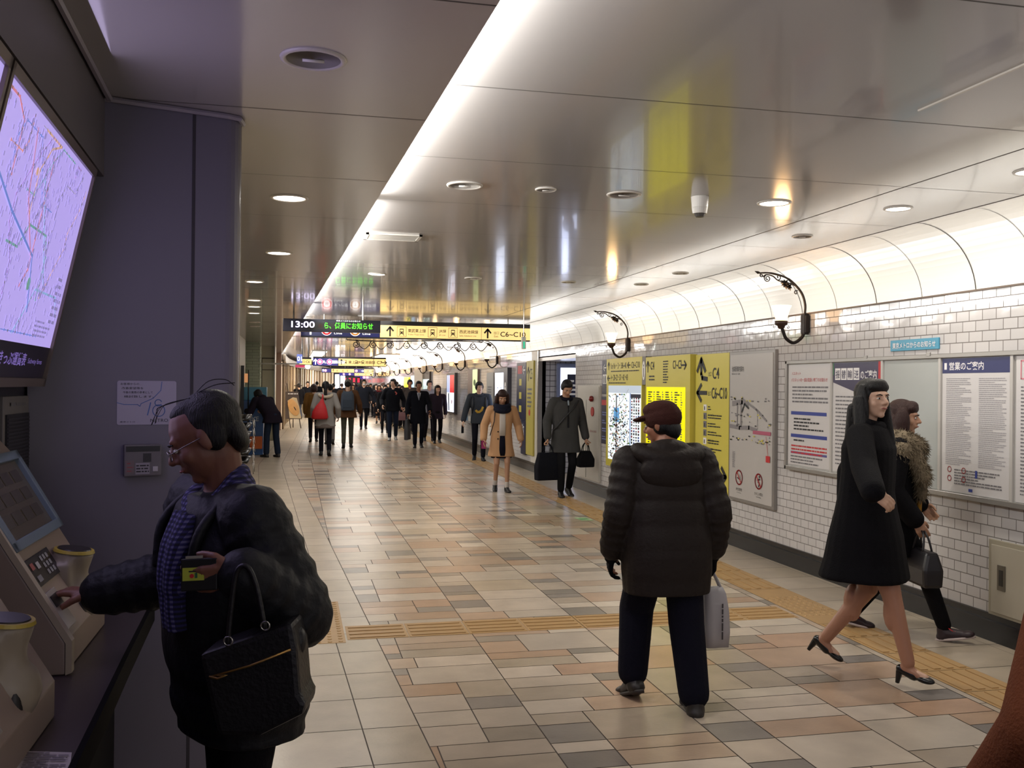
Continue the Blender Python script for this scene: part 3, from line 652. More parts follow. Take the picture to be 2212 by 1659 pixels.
far_sign(53, [(733, 765, 'b', [('o', .3), ('o', .7)]), (766, 806, 'y', [('t', .2), ('t', .6)])], 806, 811, 'fourth hanging sign, half purple and half yellow, above the crowd')
far_sign(60, [(778, 800, 'b', [('o', .4)]), (800, 830, 'y', [('t', .3)])], 811, 819, 'farthest yellow hanging sign at the end of the passage')
p = hit(647, 775, 1, 25.9)
t = thing('projecting_sign', 'small projecting blue number sign on a white arm at the left', 'sign', (p.x, 25.9, p.z)); MB().box(-.07, -.03, -.12, .07, .03, .12).build('face', emis('#6a78c0', .6), t)
MB().box(-.868 - p.x, -.02, -.16, .0, .02, -.12).build('arm', mat('#b9b4ac', .4), t)
s = Sheet((-.06, -.032, -.06), (1, 0, 0), (0, 0, 1), .002); s.text('01', 0, 0, .12, WLIT, 1, .12, True); s.done(t)
p = hit(652, 790, 1, 33.9); t = thing('shop_sign', 'pink and violet lit shop sign beneath the small yellow C6 sign', 'sign', (p.x, 33.9, p.z)); MB().box(-.428 - p.x, -.02, -.02, 0, .02, .0).build('arm', CASE, t); MB().box(-.22, -.05, -.06, .1, .05, .05).build('pink_face', emis('#a02848', .8), t); MB().cyl((.2, 0, -.02), (.2, -.06, -.02), .09, n=18).build('lamp', emis('#f2f2ff', 3), t)
# wrought-iron frieze under the ceiling
t = thing('iron_frieze', 'black wrought-iron scroll frieze hanging under the ceiling behind the yellow sign', 'ornament', (2.6, 20.8, 0))
mb = MB(); za, zb_ = hit(820, 738, 1, 20.8).z, hit(820, 752, 1, 20.8).z
pts = [(q, 0, (za + .03) + .02 * math.sin(q * 2)) for q in [x * .1 - 1.5 for x in range(31)]]
mb.tube(pts, .012, 6); mb.build('rail', IRON, t)
for k in range(8):
    mb = MB(); cx = -1.3 + k * .37; sg = 1 if k % 2 else -1
    mb.tube([(q[0], q[1], q[2]) for q in spiral(cx, za - .07, .085, 1.6, 90, sg)], .01, 6); mb.tube(bez([(cx, 0, za + .015), (cx + .1, 0, za - .12), (cx + .2, 0, za - .16), (cx + .33, 0, za - .02)]), .009, 6); mb.build('scroll', IRON, t)
for k in (0, 30): MB().cyl((pts[k][0], 0, pts[k][2]), (pts[k][0], 0, ZR - .001), .01, n=8).build('hanger', IRON, t)
# small clear-and-green emergency sign by the vault
p = hit(1131, 738, 1, 13.8); t = thing('exit_sign', 'small green emergency sign hanging on a rod at the right end of the yellow sign', 'sign', (p.x, 13.8, p.z))
MB().box(-.03, -.03, -.11, .03, .03, .07).build('case', mat('#c8cac4', .3), t, False, .006); MB().box(-.014, -.033, -.1, .014, -.03, .0).build('green_face', emis('#2aa07c', .8), t); MB().cyl((0, 0, .07), (0, 0, ZR - p.z - .001), .006, n=8).build('hanger', STEEL, t)

# ================================================================== RIGHT WALL: BOARDS AND POSTERS
def yx(px, z=1.4):
    """distance along the wall at which the wall appears at that column"""
    return hit(px, 829 + 0 * z, 0, XW - .03).y
WA, WB = (0, -1, 0), (0, 0, 1)
def board(name, label, cat, ya, yb, z0, z1, th=.03, frame=None, face=None, border=.02, group=None):
    """panel on the right wall from ya (far, left) to yb (near, right)"""
    t = thing(name, label, cat, (XW, ya, z0), 0, group); w_, h_ = ya - yb, z1 - z0
    mb = MB(); mb.box(-th, -w_, 0, -.001, 0, h_); mb.build('backing' if face else 'panel', frame or mat('#aaa7a4', .35), t, False, .003)
    s = Sheet((-th - .001, 0, 0), WA, WB)
    if face: mb = MB(); mb.box(-th - .006, -w_ + border, border, -th, -border, h_ - border); mb.build('face', face, t); s.o = Vector((-th - .007, 0, 0))
    return t, s, w_, h_
YB_ = mat('#b5a850', .4, name='yellow_board'); YC = mat('#cdc052', .35, name='yellow_board'); NV = mat('#181a3c', .4, name='navy_board'); WBD = mat('#b5b1ae', .3, name='white_board')
rg = random.Random(5)
# navy strips
t, s, w_, h_ = board('sign_strip', 'narrow navy toilet sign with a left arrow beside the yellow map board', 'sign', 13.14, 12.88, 1.50, 1.98, .02, NV)
s.arrow(w_ / 2, h_ * .78, .12, 180, .02, WHITEP); s.rect(.04, h_ * .3, w_ - .04, h_ * .58, WHITEP); s.line([(w_ * .37, h_ * .34), (w_ * .37, h_ * .52)], .03, BLACKP, 3); s.line([(w_ * .63, h_ * .34), (w_ * .63, h_ * .52)], .03, BLACKP, 3); s.lines(.03, .03, w_ - .03, h_ * .25, 5, GREYP); s.done(t)
t, s, w_, h_ = board('sign_strip', 'tall dark navy sign strip with a red band under the toilet sign', 'sign', 13.16, 12.84, .78, 1.46, .02, NV)
s.rect(.02, h_ * .82, w_ - .02, h_ * .93, REDP)
for k in range(4): s.lines(.05, h_ * (.08 + .17 * k), w_ - .05, h_ * (.18 + .17 * k), 2, mat('#7a83c0', .5), seed=k)
s.done(t)
# lit area map with yellow header
t, s, w_, h_ = board('map_board', 'yellow framed board with a lit white street map and blue roads', 'map board', 12.76, 11.36, .50, 1.99, .08, YC)
s.rect(.1, .1, w_ - .02, h_ - .37, emis('#d3dde2', .75, 'lit_map'), 1, 'map_face'); s.rect(.1, h_ - .47, w_ - .02, h_ - .37, emis('#aab4c0', .6), 2, 'map_header'); s.rect(w_ * .69, .1, w_ * .72, h_ - .47, emis('#7f93b8', .6), 2); 
C_ = [mat(c, .5) for c in ('#7a6a5c', '#5a86b8', '#78a84a', '#c89a4a', '#c46a5a', '#8a8f98', '#a7b5c2')]
s.rect(w_ * .3, .12, w_ * .335, h_ - .5, C_[5], 3); s.line([(w_ * .33, h_ * .55), (w_ * .5, h_ * .62), (w_ * .66, h_ * .72)], .012, mat('#dfe6ea', .4), 3); s.rect(w_ * .24, h_ * .42, w_ * .4, h_ * .55, emis('#6aa6d8', .5), 3)
for k in range(520):
    x = .12 + abs(rg.gauss(.32, .22)) * w_ * .9; z = .12 + (h_ - .62) * min(1, abs(rg.gauss(.42, .28)));
    if x > w_ * .67: x = w_ * rg.uniform(.12, .66)
    r_ = rg.uniform(.006, .022); s.rect(x, z, x + r_ * rg.uniform(1, 3), z + r_, C_[rg.randrange(6)], 4, 'map_marks')
for k in range(22):
    for q in range(4): x = w_ * (.735 + q * .06); z = .13 + k * (h_ - .64) / 22; s.rect(x, z, x + .05, z + rg.uniform(.014, .032), rg.choice([GREYP, GREYP, BLUEP, mat('#9a3a4a', .5), BLACKP]), 4, 'map_index')
s.rect(w_ * .72, h_ - .53, w_ - .02, h_ - .48, NV, 4)
s.arrow(.1, h_ - .1, .1, 90, .018, BLACKP); s.text('1a·1b・3・38~41', .2, h_ - .14, .08, BLACKP, 2, .62); s.arrow(.92, h_ - .1, .1, 180, .018, BLACKP); s.text('C6~C10', 1.02, h_ - .14, .08, BLACKP, 2, .3); s.lines(.2, h_ - .19, 1.3, h_ - .16, 1, BLACKP)
s.arrow(.1, h_ - .27, .1, 180, .018, BLACKP); s.text('4・20~22・37・42・43', .2, h_ - .3, .08, BLACKP, 2, .68); s.lines(.1, h_ - .35, .8, h_ - .32, 1, BLACKP); s.done(t)
t, s, w_, h_ = board('sign_strip', 'grey strip with a white round letter i between the two yellow boards', 'sign', 11.355, 11.235, 1.63, 1.99, .08, mat('#77736f', .4))
s.disc(w_ / 2, h_ / 2, .055, WHITEP, 2, 'print', 24, .12); s.text('i', w_ / 2, h_ / 2 - .08, .16, BLACKP, 3, .022, True, center=True); s.done(t)
t, s, w_, h_ = board('map_board', 'bright yellow directory board of lit text columns, headed C4 and C1 to C3', 'map board', 11.23, 9.86, .46, 1.975, .08, YC)
s.rect(.04, .05, w_ - .12, h_ - .37, emis('#e2d800', .62, 'lit_directory'), 1, 'directory_face')
for c in range(4):
    for k in range(34):
        x = .1 + c * .28; z = h_ - .44 - k * .028
        s.rect(x, z, x + rg.uniform(.05, .15), z + .014, BLACKP, 2, 'fine_print'); s.rect(x + .18, z, x + .18 + rg.uniform(.02, .05), z + .014, GREYP, 2, 'fine_print')
s.line([(.1, .28), (w_ - .18, .28)], .005, GREYP); s.lines(.3, .1, w_ - .2, .24, 5, GREYP, seed=4)
s.arrow(.08, h_ - .12, .13, 90, .02, BLACKP); s.text('C4', .17, h_ - .16, .1, BLACKP, 2, .12, True); s.lines(.12, h_ - .3, .3, h_ - .22, 2, BLACKP); s.lines(.58, h_ - .33, .74, h_ - .05, 9, BLACKP, seed=9)
s.text('C1~C3', .88, h_ - .16, .1, BLACKP, 2, .25, True); s.arrow(1.2, h_ - .12, .13, 0, .02, BLACKP); s.done(t)
t, s, w_, h_ = board('direction_board', 'tall yellow board with large arrows to C4, C6 to C10 and C1 to C3', 'sign', 9.82, 8.99, .48, 1.965, .03, YC)
s.line([(.3, h_ - .27), (.18, h_ - .26), (.15, h_ - .21), (.15, h_ - .08)], .05, BLACKP, 2, 'arrow'); s.line([(.05, h_ - .18), (.15, h_ - .05), (.25, h_ - .18)], .05, BLACKP, 2, 'arrow')
s.text('C4', .44, h_ - .27, .12, BLACKP, 2, .16, True); s.text('出口', .34, h_ - .24, .05, BLACKP, 2, .07)
s.arrow(.17, h_ - .42, .24, 180, .045, BLACKP); s.text('C6~C10', .42, h_ - .48, .12, BLACKP, 2, .37, True); s.text('出口', .33, h_ - .45, .05, BLACKP, 2, .07)
s.arrow(.66, .2, .24, 0, .045, BLACKP); s.text('C1~C3', .2, .15, .12, BLACKP, 2, .3, True)
for k, v in enumerate((.90, .81, .72, .63, .54, .45)):
    s.rect(.22, v - .03, .3, v + .04, WHITEP if k in (0, 4) else GREYP, 2, 'pictogram'); s.rect(.24, v - .02, .26, v + .02, BLACKP, 3, 'pictogram'); s.lines(.33, v - .025, .33 + (.1 if k == 0 else .35), v + .03, 2, BLACKP, seed=k + 20)
s.text('エレベーター', .34, .825, .02, BLACKP, 3); s.text('東武東上線', .34, .545, .025, BLACKP, 3); s.text('西武池袋線', .34, .455, .025, BLACKP, 3); s.done(t)
t, s, w_, h_ = board('map_board', 'large white station floor plan board with no-smoking and no-running symbols', 'map board', 8.97, 8.03, .47, 1.965, .035, mat('#8e8a87', .35, metal=.4), WBD, .03)
s.text('池袋駅構内案内', .07, h_ - .2, .055, BLACKP, 2, .26); s.text('Ikebukuro Sta. Guide', .07, h_ - .23, .02, BLACKP, 2, .18)
GM = mat('#7f7a7c', .5)
s.line([(.05, h_ - .75), (.25, h_ - .76), (.45, h_ - .75), (.6, h_ - .77)], .04, GM, 2, 'floor_plan'); s.line([(.1, h_ - .52), (.3, h_ - .5), (.42, h_ - .52)], .05, GM, 2, 'floor_plan'); s.line([(.2, h_ - .52), (.2, h_ - .74)], .02, GM, 2, 'floor_plan'); s.line([(.28, h_ - .53), (.28, h_ - .74)], .03, GM, 2, 'floor_plan')
s.line([(.3, h_ - .47), (.6, h_ - .57), (.8, h_ - .67)], .02, GM, 3, 'floor_plan'); s.line([(.62, h_ - .57), (.63, h_ - .76)], .006, GM, 3, 'floor_plan'); s.line([(.55, h_ - .79), (.88, h_ - .79)], .035, mat('#a8506a', .5), 4, 'floor_plan'); s.line([(.3, h_ - .6), (.36, h_ - .52), (.44, h_ - .56)], .02, BLACKP, 4, 'floor_plan'); s.line([(.8, h_ - .82), (.84, h_ - 1.0)], .006, REDP, 4, 'floor_plan'); s.rect(.8, h_ - 1.06, .88, h_ - 1.0, REDP, 4, 'floor_plan')
for k in range(70):
    x, z = rg.uniform(.04, .88), h_ - rg.choice([.46, .62, .7, .83, .86]) - rg.uniform(0, .04); s.rect(x, z, x + rg.uniform(.01, .035), z + .012, rg.choice([BLACKP, GREYP, YC, GREYP]), 5, 'map_labels')
s.lines(.1, .33, .16, h_ - 1.0, 18, GREYP, seed=3)
for u, kind in ((.25, 0), (.66, 1)):
    s.ring(u, .22 + .02, .07, .014, REDP, 3, 'prohibition_symbol', 30)
    s.line([(u - .045, .29), (u + .045, .19)], .012, REDP, 4, 'prohibition_symbol')
    if kind: s.disc(u + .015, .285, .012, BLACKP, 3, 'pictogram'); s.line([(u + .01, .265), (u - .01, .235), (u + .015, .22), (u, .19)], .014, BLACKP, 3, 'pictogram'); s.line([(u - .03, .25), (u + .03, .26)], .009, BLACKP, 3, 'pictogram')
    else: s.line([(u - .035, .235), (u + .025, .22)], .012, BLACKP, 3, 'pictogram'); s.line([(u + .03, .235), (u + .02, .27)], .006, BLACKP, 3, 'pictogram')
s.text('終日禁煙', .25, .105, .03, BLACKP, 2, .13, center=True); s.text('No Smoking', .25, .08, .014, BLACKP, 2, .09, center=True); s.text('かけこみ禁止', .66, .105, .03, BLACKP, 2, .17, center=True); s.text('No Rushing', .66, .08, .014, BLACKP, 2, .09, center=True); s.done(t)
# notice case with posters
NA, NB, NZ0, NZ1 = 7.82, 3.1, .875, 1.85
t = thing('notice_case', 'long aluminium framed notice case on the tiled wall behind the two women', 'notice case', (XW, NA, NZ0)); ALU = mat('#9b9894', .35, metal=.5, name='aluminium')
L_, H_ = NA - NB, NZ1 - NZ0
MB().box(-.03, -L_ + .0, .0, -.001, 0, H_).build('back_panel', mat('#b4b2ae', .4), t)
mb = MB()
for a in ((-.05, -L_, 0, 0, 0, .035), (-.05, -L_, H_ - .03, 0, 0, H_), (-.05, -.03, 0, 0, 0, H_), (-.05, -L_, 0, 0, -L_ + .03, H_)): mb.box(a[0], a[1], a[2], -.03 if a[3] == 0 and False else a[3] - .001, a[4], a[5])
mb.build('frame', ALU, t, False, .004)
div = [yx(1798), yx(1908), yx(2033), yx(2189)]
for d in div: MB().box(-.045, -(NA - d) - .012, .035, -.03, -(NA - d) + .012, H_ - .03).build('divider', mat('#b7b4b0', .3), t)
for d in (div[1] + .2, div[1] - .55): MB().box(-.055, -(NA - d) - .02, H_ - .012, -.045, -(NA - d) + .02, H_ + .012).build('clip', ALU, t)
def poster(label, ya, yb, z0, z1, paper, name='poster'):
    t = thing(name, label, 'poster', (XW - .031, ya, z0), 0, 'posters in the long notice case'); w_, h_ = ya - yb, z1 - z0
    MB().box(-.003, -w_, 0, -.0005, 0, h_).build('paper', paper, t); return t, Sheet((-.0034, 0, 0), WA, WB, .0008), w_, h_
GREYL = mat('#97949a', .5, name='grey_print'); PAP = mat('#c9c6c6', .3, name='poster_paper'); PW = mat('#55518c', .45)
t, s, w_, h_ = poster('white poster with red heading and three blue bands, first in the notice case', NA - .04, div[0] + .015, NZ0 + .05, NZ1 - .04, PAP)
s.text('バスネット', .06, h_ - .09, .03, REDP, 2, w_ * .22); s.text('バスネットの一部お取扱い終了のお知らせ', .05, h_ - .15, .035, REDP, 2, w_ - .1); s.lines(.07, h_ - .34, w_ - .04, h_ - .18, 5, GREYP, seed=1)
s.rect(.05, h_ - .44, w_ - .06, h_ - .41, BLUEP); s.lines(.1, h_ - .58, w_ - .1, h_ - .46, 4, BLACKP, seed=2); s.rect(.05, h_ - .64, w_ - .05, h_ - .61, BLUEP); s.lines(.1, h_ - .68, w_ * .4, h_ - .65, 1, BLACKP); s.lines(.06, h_ - .79, w_ - .05, h_ - .7, 3, REDP, seed=8); s.rect(.05, .1, w_ - .05, .12, PW); s.lines(.05, .01, w_ - .05, .09, 3, GREYP, seed=5); s.done(t)
t, s, w_, h_ = poster('poster with a dark purple pointed header and white characters, above the tall woman', div[0] - .02, div[1] + .015, NZ0 + .05, NZ1 - .035, PAP)
DP = mat('#2e2548', .4); s.poly([(0, h_), (0, h_ - .16), (w_ * .5, h_ - .24), (w_, h_ - .16), (w_, h_)][::-1], DP, 1, 'header'); s.rect(w_ - .04, h_ - .15, w_, h_, REDP, 2, 'header'); s.rect(0, h_ - .1, .012, h_, mat('#2f7a4a', .4), 2, 'header')
for k, c in enumerate('振替輸送'): u = .03 + k * .088; s.rect(u, h_ - .14, u + .078, h_ - .045, WHITEP, 2, 'header'); s.text(c, u + .008, h_ - .13, .07, DP, 3, .062, True)
s.text('のご案内', .39, h_ - .135, .07, WHITEP, 3, w_ - .45, True); s.lines(.04, .05, w_ - .03, h_ - .26, 18, GREYP, seed=6, fill=.35); s.done(t)
t, s, w_, h_ = poster('plain blank whiteboard panel in the notice case between two posters', div[1] - .02, div[2] + .02, NZ0 + .04, NZ1 - .035, mat('#a9aeae', .12, coat=.5), 'whiteboard')
t, s, w_, h_ = poster('large white information poster with a navy header and dense text', div[2] - .02, div[3] + .02, NZ0 + .04, NZ1 - .035, PAP)
s.rect(0, h_ - .1, w_, h_, mat('#20275c', .4), 1, 'header'); s.rect(.02, h_ - .075, .045, h_ - .03, WHITEP, 2, 'header'); s.text('営業のご案内', .07, h_ - .08, .055, WHITEP, 2, .33, True)
for c in range(2): s.lines(.04 + c * w_ * .5, .18, w_ * .5 - .03 + c * w_ * .5, h_ - .13, 46, GREYL, seed=c + 11, fill=.36)
for k in range(4): s.ring(.06 + .14 * (k % 2) + .02, .15 - .06 * (k // 2), .018, .005, REDP, 3, 'pictogram', 16)
s.rect(w_ * .42, .015, w_ * .48, .035, BLUEP); s.rect(w_ * .52, .11, w_ * .55, .16, BLUEP, 3); s.lines(w_ * .2, .05, w_ * .9, .16, 6, GREYP, seed=40); s.done(t)
t, s, w_, h_ = poster('white poster with a pink logo cut by the right edge of the photo', div[3] - .03, div[3] - .75, NZ0 + .04, NZ1 - .035, PAP)
s.line([(.04, h_ - .14), (.04, h_ - .03), (.3, h_ - .03), (.3, h_ - .14), (.04, h_ - .14)], .008, mat('#d07a86', .4)); s.text('P', .08, h_ - .12, .07, mat('#d07a86', .4), 2, None, True); s.lines(.04, .04, w_ - .04, h_ - .18, 30, GREYP, seed=50, fill=.35); s.done(t)
ya, yb = yx(1918), yx(2022)
t, s, w_, h_ = board('sign_plate', 'light blue sign plate with white Japanese text above the notice case', 'sign', ya, yb, hit(1970, 757, 0, XW).z, hit(1970, 733, 0, XW).z, .012, mat('#3d8fae', .35))
s.text('東京メトロからのお知らせ', .03, h_ * .22, h_ * .55, WHITEP, 2, w_ - .06, True); s.done(t)
# service panel
t = thing('service_panel', 'cream metal service door low on the tiled wall at the right edge', 'service door', (XW, 5.255, .17))
MB().box(-.02, -.95, 0, -.001, 0, .48).build('frame', mat('#9c9583', .4), t, False, .003); MB().box(-.028, -.93, .02, -.02, -.03, .45).build('door_leaf', mat('#a8a191', .4), t, False, .003)
MB().box(-.034, -.16, .17, -.028, -.09, .33).build('latch', mat('#6f6a60', .35, metal=.6), t, False, .003); MB().box(-.037, -.14, .2, -.034, -.11, .3).build('latch_recess', mat('#2a2622', .5), t)
# fire hydrant cabinet
t = thing('hydrant_cabinet', 'white fire hydrant cabinet with a red lamp and red call point', 'hydrant cabinet', (XW, yx(1248), .2)); w_ = yx(1248) - 13.2
CAB = mat('#b6b2aa', .35)
MB().box(-.03, -w_, 0, -.001, 0, 1.42).build('cabinet', CAB, t, False, .004); MB().box(-.038, -w_ + .03, .02, -.03, -w_ * .45, 1.4).build('door', CAB, t, False, .003); MB().box(-.038, -w_ * .42, .02, -.03, -.04, 1.2).build('door', CAB, t, False, .003)
MB().ell((-.06, -w_ * .72, 1.22), (.04, .045, .045)).build('alarm_lamp', mat('#7a1c1c', .2), t, True); MB().cyl((-.038, -w_ * .72, 1.03), (-.05, -w_ * .72, 1.03), .07, n=24).build('call_point', mat('#b02a2a', .3), t); MB().cyl((-.038, -w_ * .72, .3), (-.045, -w_ * .72, .3), .05, n=24).build('round_badge', mat('#8a5048', .4), t)
s = Sheet((-.04, -w_ * .6, .72), WA, WB); s.text('消火栓', 0, 0, .035, mat('#a05a50', .4), 1, w_ * .3); s.done(t)
# boards beyond the side passage
def rb(x0, x1, z0, z1, name, label, cat, fr, th=.04, face=None, bd=.03):
    return board(name, label, cat, yx(x0), yx(x1), z0, z1, th, fr, face, bd)
t, s, w_, h_ = rb(1117, 1137, .95, 2.06, 'sign_strip', 'tall navy sign with a red square and yellow squares beyond the side passage', 'sign', NV)
s.rect(.1, h_ - .22, w_ * .6, h_ - .06, REDP); s.arrow(w_ * .8, h_ - .15, .2, 180, .03, WHITEP)
for k in range(3): s.rect(w_ * .3, h_ - .45 - k * .26, w_ * .55, h_ - .32 - k * .26, YC)
s.done(t)
t, s, w_, h_ = rb(1127, 1137, .28, .94, 'sign_strip', 'lower navy sign strip with white characters beyond the side passage', 'sign', NV); s.text('案内', .08, .3, .3, WHITEP, 2, w_ * .5); s.done(t)
t, s, w_, h_ = rb(1138, 1153, .30, 2.08, 'sign_strip', 'tall olive-yellow sign strip at the corner beyond the side passage', 'sign', YB_); s.arrow(w_ * .3, h_ - .25, .25, 90, .03, BLACKP); s.text('C5', w_ * .5, h_ - .35, .2, BLACKP, 2, w_ * .35); s.disc(w_ * .5, h_ * .45, .06, REDP); s.lines(.1, h_ - .9, w_ - .1, h_ - .5, 5, GREYP); s.done(t)
t, s, w_, h_ = rb(1073, 1102, .9, 1.98, 'poster_case', 'lit white poster case behind the girl in the beige coat', 'poster case', mat('#4a4a54', .35, metal=.4), .09)
s.rect(.12, .1, w_ * .72, h_ - .1, emis('#dfe8ff', 1.6, 'lit_poster'), 1, 'lit_poster')
for k in range(2):
    for q in range(2): s.line([(w_ * (.25 + .25 * q), h_ * (.62 - .3 * k)), (w_ * (.3 + .25 * q), h_ * (.6 - .3 * k)), (w_ * (.35 + .25 * q), h_ * (.62 - .3 * k))], .02, BLUEP, 2)
s.disc(w_ * .86, h_ * .52, .12, WHITEP, 2, 'print', 24, .22); s.text('i', w_ * .86, h_ * .42, .25, BLACKP, 3, .06, center=True); s.done(t)
t, s, w_, h_ = rb(1052, 1066, .9, 1.9, 'sign_strip', 'pale grey sign strip left of the lit white poster case', 'sign', mat('#a8a9a6', .4)); s.lines(.15, .3, w_ - .15, h_ - .3, 7, GREYP); s.done(t)
t, s, w_, h_ = rb(1011, 1033, 1.35, 2.0, 'poster', 'half brown half green poster above the leaflet rack behind the hooded boy', 'poster', mat('#8d7468', .4)); s.rect(w_ * .5, 0, w_ * .95, h_, emis('#c6d69a', .7), 1); s.disc(w_ * .7, h_ * .5, .15, mat('#6a8a3a', .5), 2, 'print', 16, .08); s.done(t)
t, s, w_, h_ = rb(1009, 1030, .65, 1.33, 'leaflet_rack', 'leaflet rack of small pictures behind the hooded boy', 'leaflet rack', mat('#8f8f92', .4), .08)
for k in range(4):
    for q in range(3): s.rect(.1 + q * w_ * .3, .06 + k * .16, .1 + q * w_ * .3 + w_ * .24, .18 + k * .16, mat(['#4a7a9a', '#d0cfc8', '#7a6a5a', '#a8b4b8'][(k + q) % 4], .5), 1, 'leaflets')
s.done(t)
t, s, w_, h_ = rb(968, 986, .8, 1.95, 'poster_case', 'lit poster case, red above and white below, on the far tiled wall', 'poster case', mat('#4c4a4e', .35, metal=.4), .08)
s.rect(.1, h_ * .52, w_ - .1, h_ - .06, emis('#c22028', .8), 1); s.rect(.1, h_ * .52, w_ * .45, h_ - .06, emis('#9aa6c8', .8), 2); s.rect(.1, .06, w_ - .1, h_ * .52, emis('#e8eeff', 1.3), 1); s.line([(w_ * .35, .15), (w_ * .3, h_ * .45)], .2, mat('#38506a', .5), 3); s.disc(w_ * .7, h_ * .3, .07, REDP, 3); s.done(t)
t, s, w_, h_ = rb(905, 929.5, .9, 2.05, 'shop_window', 'dark framed lit shop window just left of the far white column', 'shop window', mat('#2a2626', .35), .06)
s.rect(.15, .1, w_ - .1, h_ - .25, emis('#b8d8d4', .9), 1)
for k in range(6): s.rect(.3 + k * w_ * .14, .1, .4 + k * w_ * .14, h_ * .6, mat('#5a7a7a', .5), 2)
s.done(t)
t, s, w_, h_ = rb(873, 883, .8, 1.9, 'sign_strip', 'far bright yellow sign strip on the tiled wall behind the crowd', 'sign', emis('#e8e020', .8)); t, s, w_, h_ = rb(888, 895, 1.1, 1.95, 'poster_case', 'far small pale blue lit poster beside the yellow strip', 'poster case', emis('#a8c8e8', .9))
# lit poster in the side passage
a, b = hit(1203, 785, 1, YB - .05), hit(1262, 950, 1, YB - .05)
t = thing('poster_case', 'blue-white lit poster case inside the side passage, behind the man in grey', 'poster case', (a.x, YB, b.z)); w_, h_ = b.x - a.x, a.z - b.z
MB().box(0, -.09, 0, w_, -.001, h_).build('frame', mat('#7f88a8', .3, metal=.4), t, False, .006); s = Sheet((0, -.091, 0), (1, 0, 0), (0, 0, 1)); s.rect(.06, .08, w_ - .06, h_ - .08, emis('#d4deff', 2.2, 'lit_poster'), 1, 'lit_poster'); s.rect(w_ * .35, h_ * .3, w_ - .1, h_ * .86, NV, 2); s.lines(w_ * .4, h_ * .4, w_ - .14, h_ * .8, 7, WHITEP, 3, seed=2); s.done(t)
# far end: red display and purple shop sign
t = thing('display_board', 'row of small red lights glowing at the far end of the passage', 'display board', (hit(757, 822, 1, 61.5).x + .4, 61.5, hit(757, 822, 1, 61.5).z)); MB().box(-.9, 0, -.25, .9, .1, .25).build('case', CASE, t)
for k in range(6): MB().box(-.8 + k * .28, -.02, -.12, -.66 + k * .28, 0, .16).build('red_light', emis('#c02038', 1.2), t)
p = hit(790, 818, 1, 61.8); t = thing('shop_sign', 'purple glowing shop sign at the far end of the passage', 'sign', (p.x + .6, 61.8, p.z)); MB().box(-1.3, 0, -.35, 1.6, .1, .35).build('purple_face', emis('#4a2a98', .7), t); MB().box(-.8, -.02, 0, .6, 0, .2).build('lettering', emis('#c09af0', 1.2), t)
for k, x in enumerate((726, 731, 738, 743)):
    p = hit(x, 822, 1, 58); t = thing('light_column', 'tall white light tube standing at the far left end of the passage', 'light', (p.x, 58, .6), 0, 'white light tubes at the far end'); MB().cyl((0, 0, 0), (0, 0, 1.6), .06, n=12).build('tube', emis('#f4f6ff', 3), t); MB().cyl((0, 0, -.6), (0, 0, 0), .08, n=12).build('base', STEEL, t)

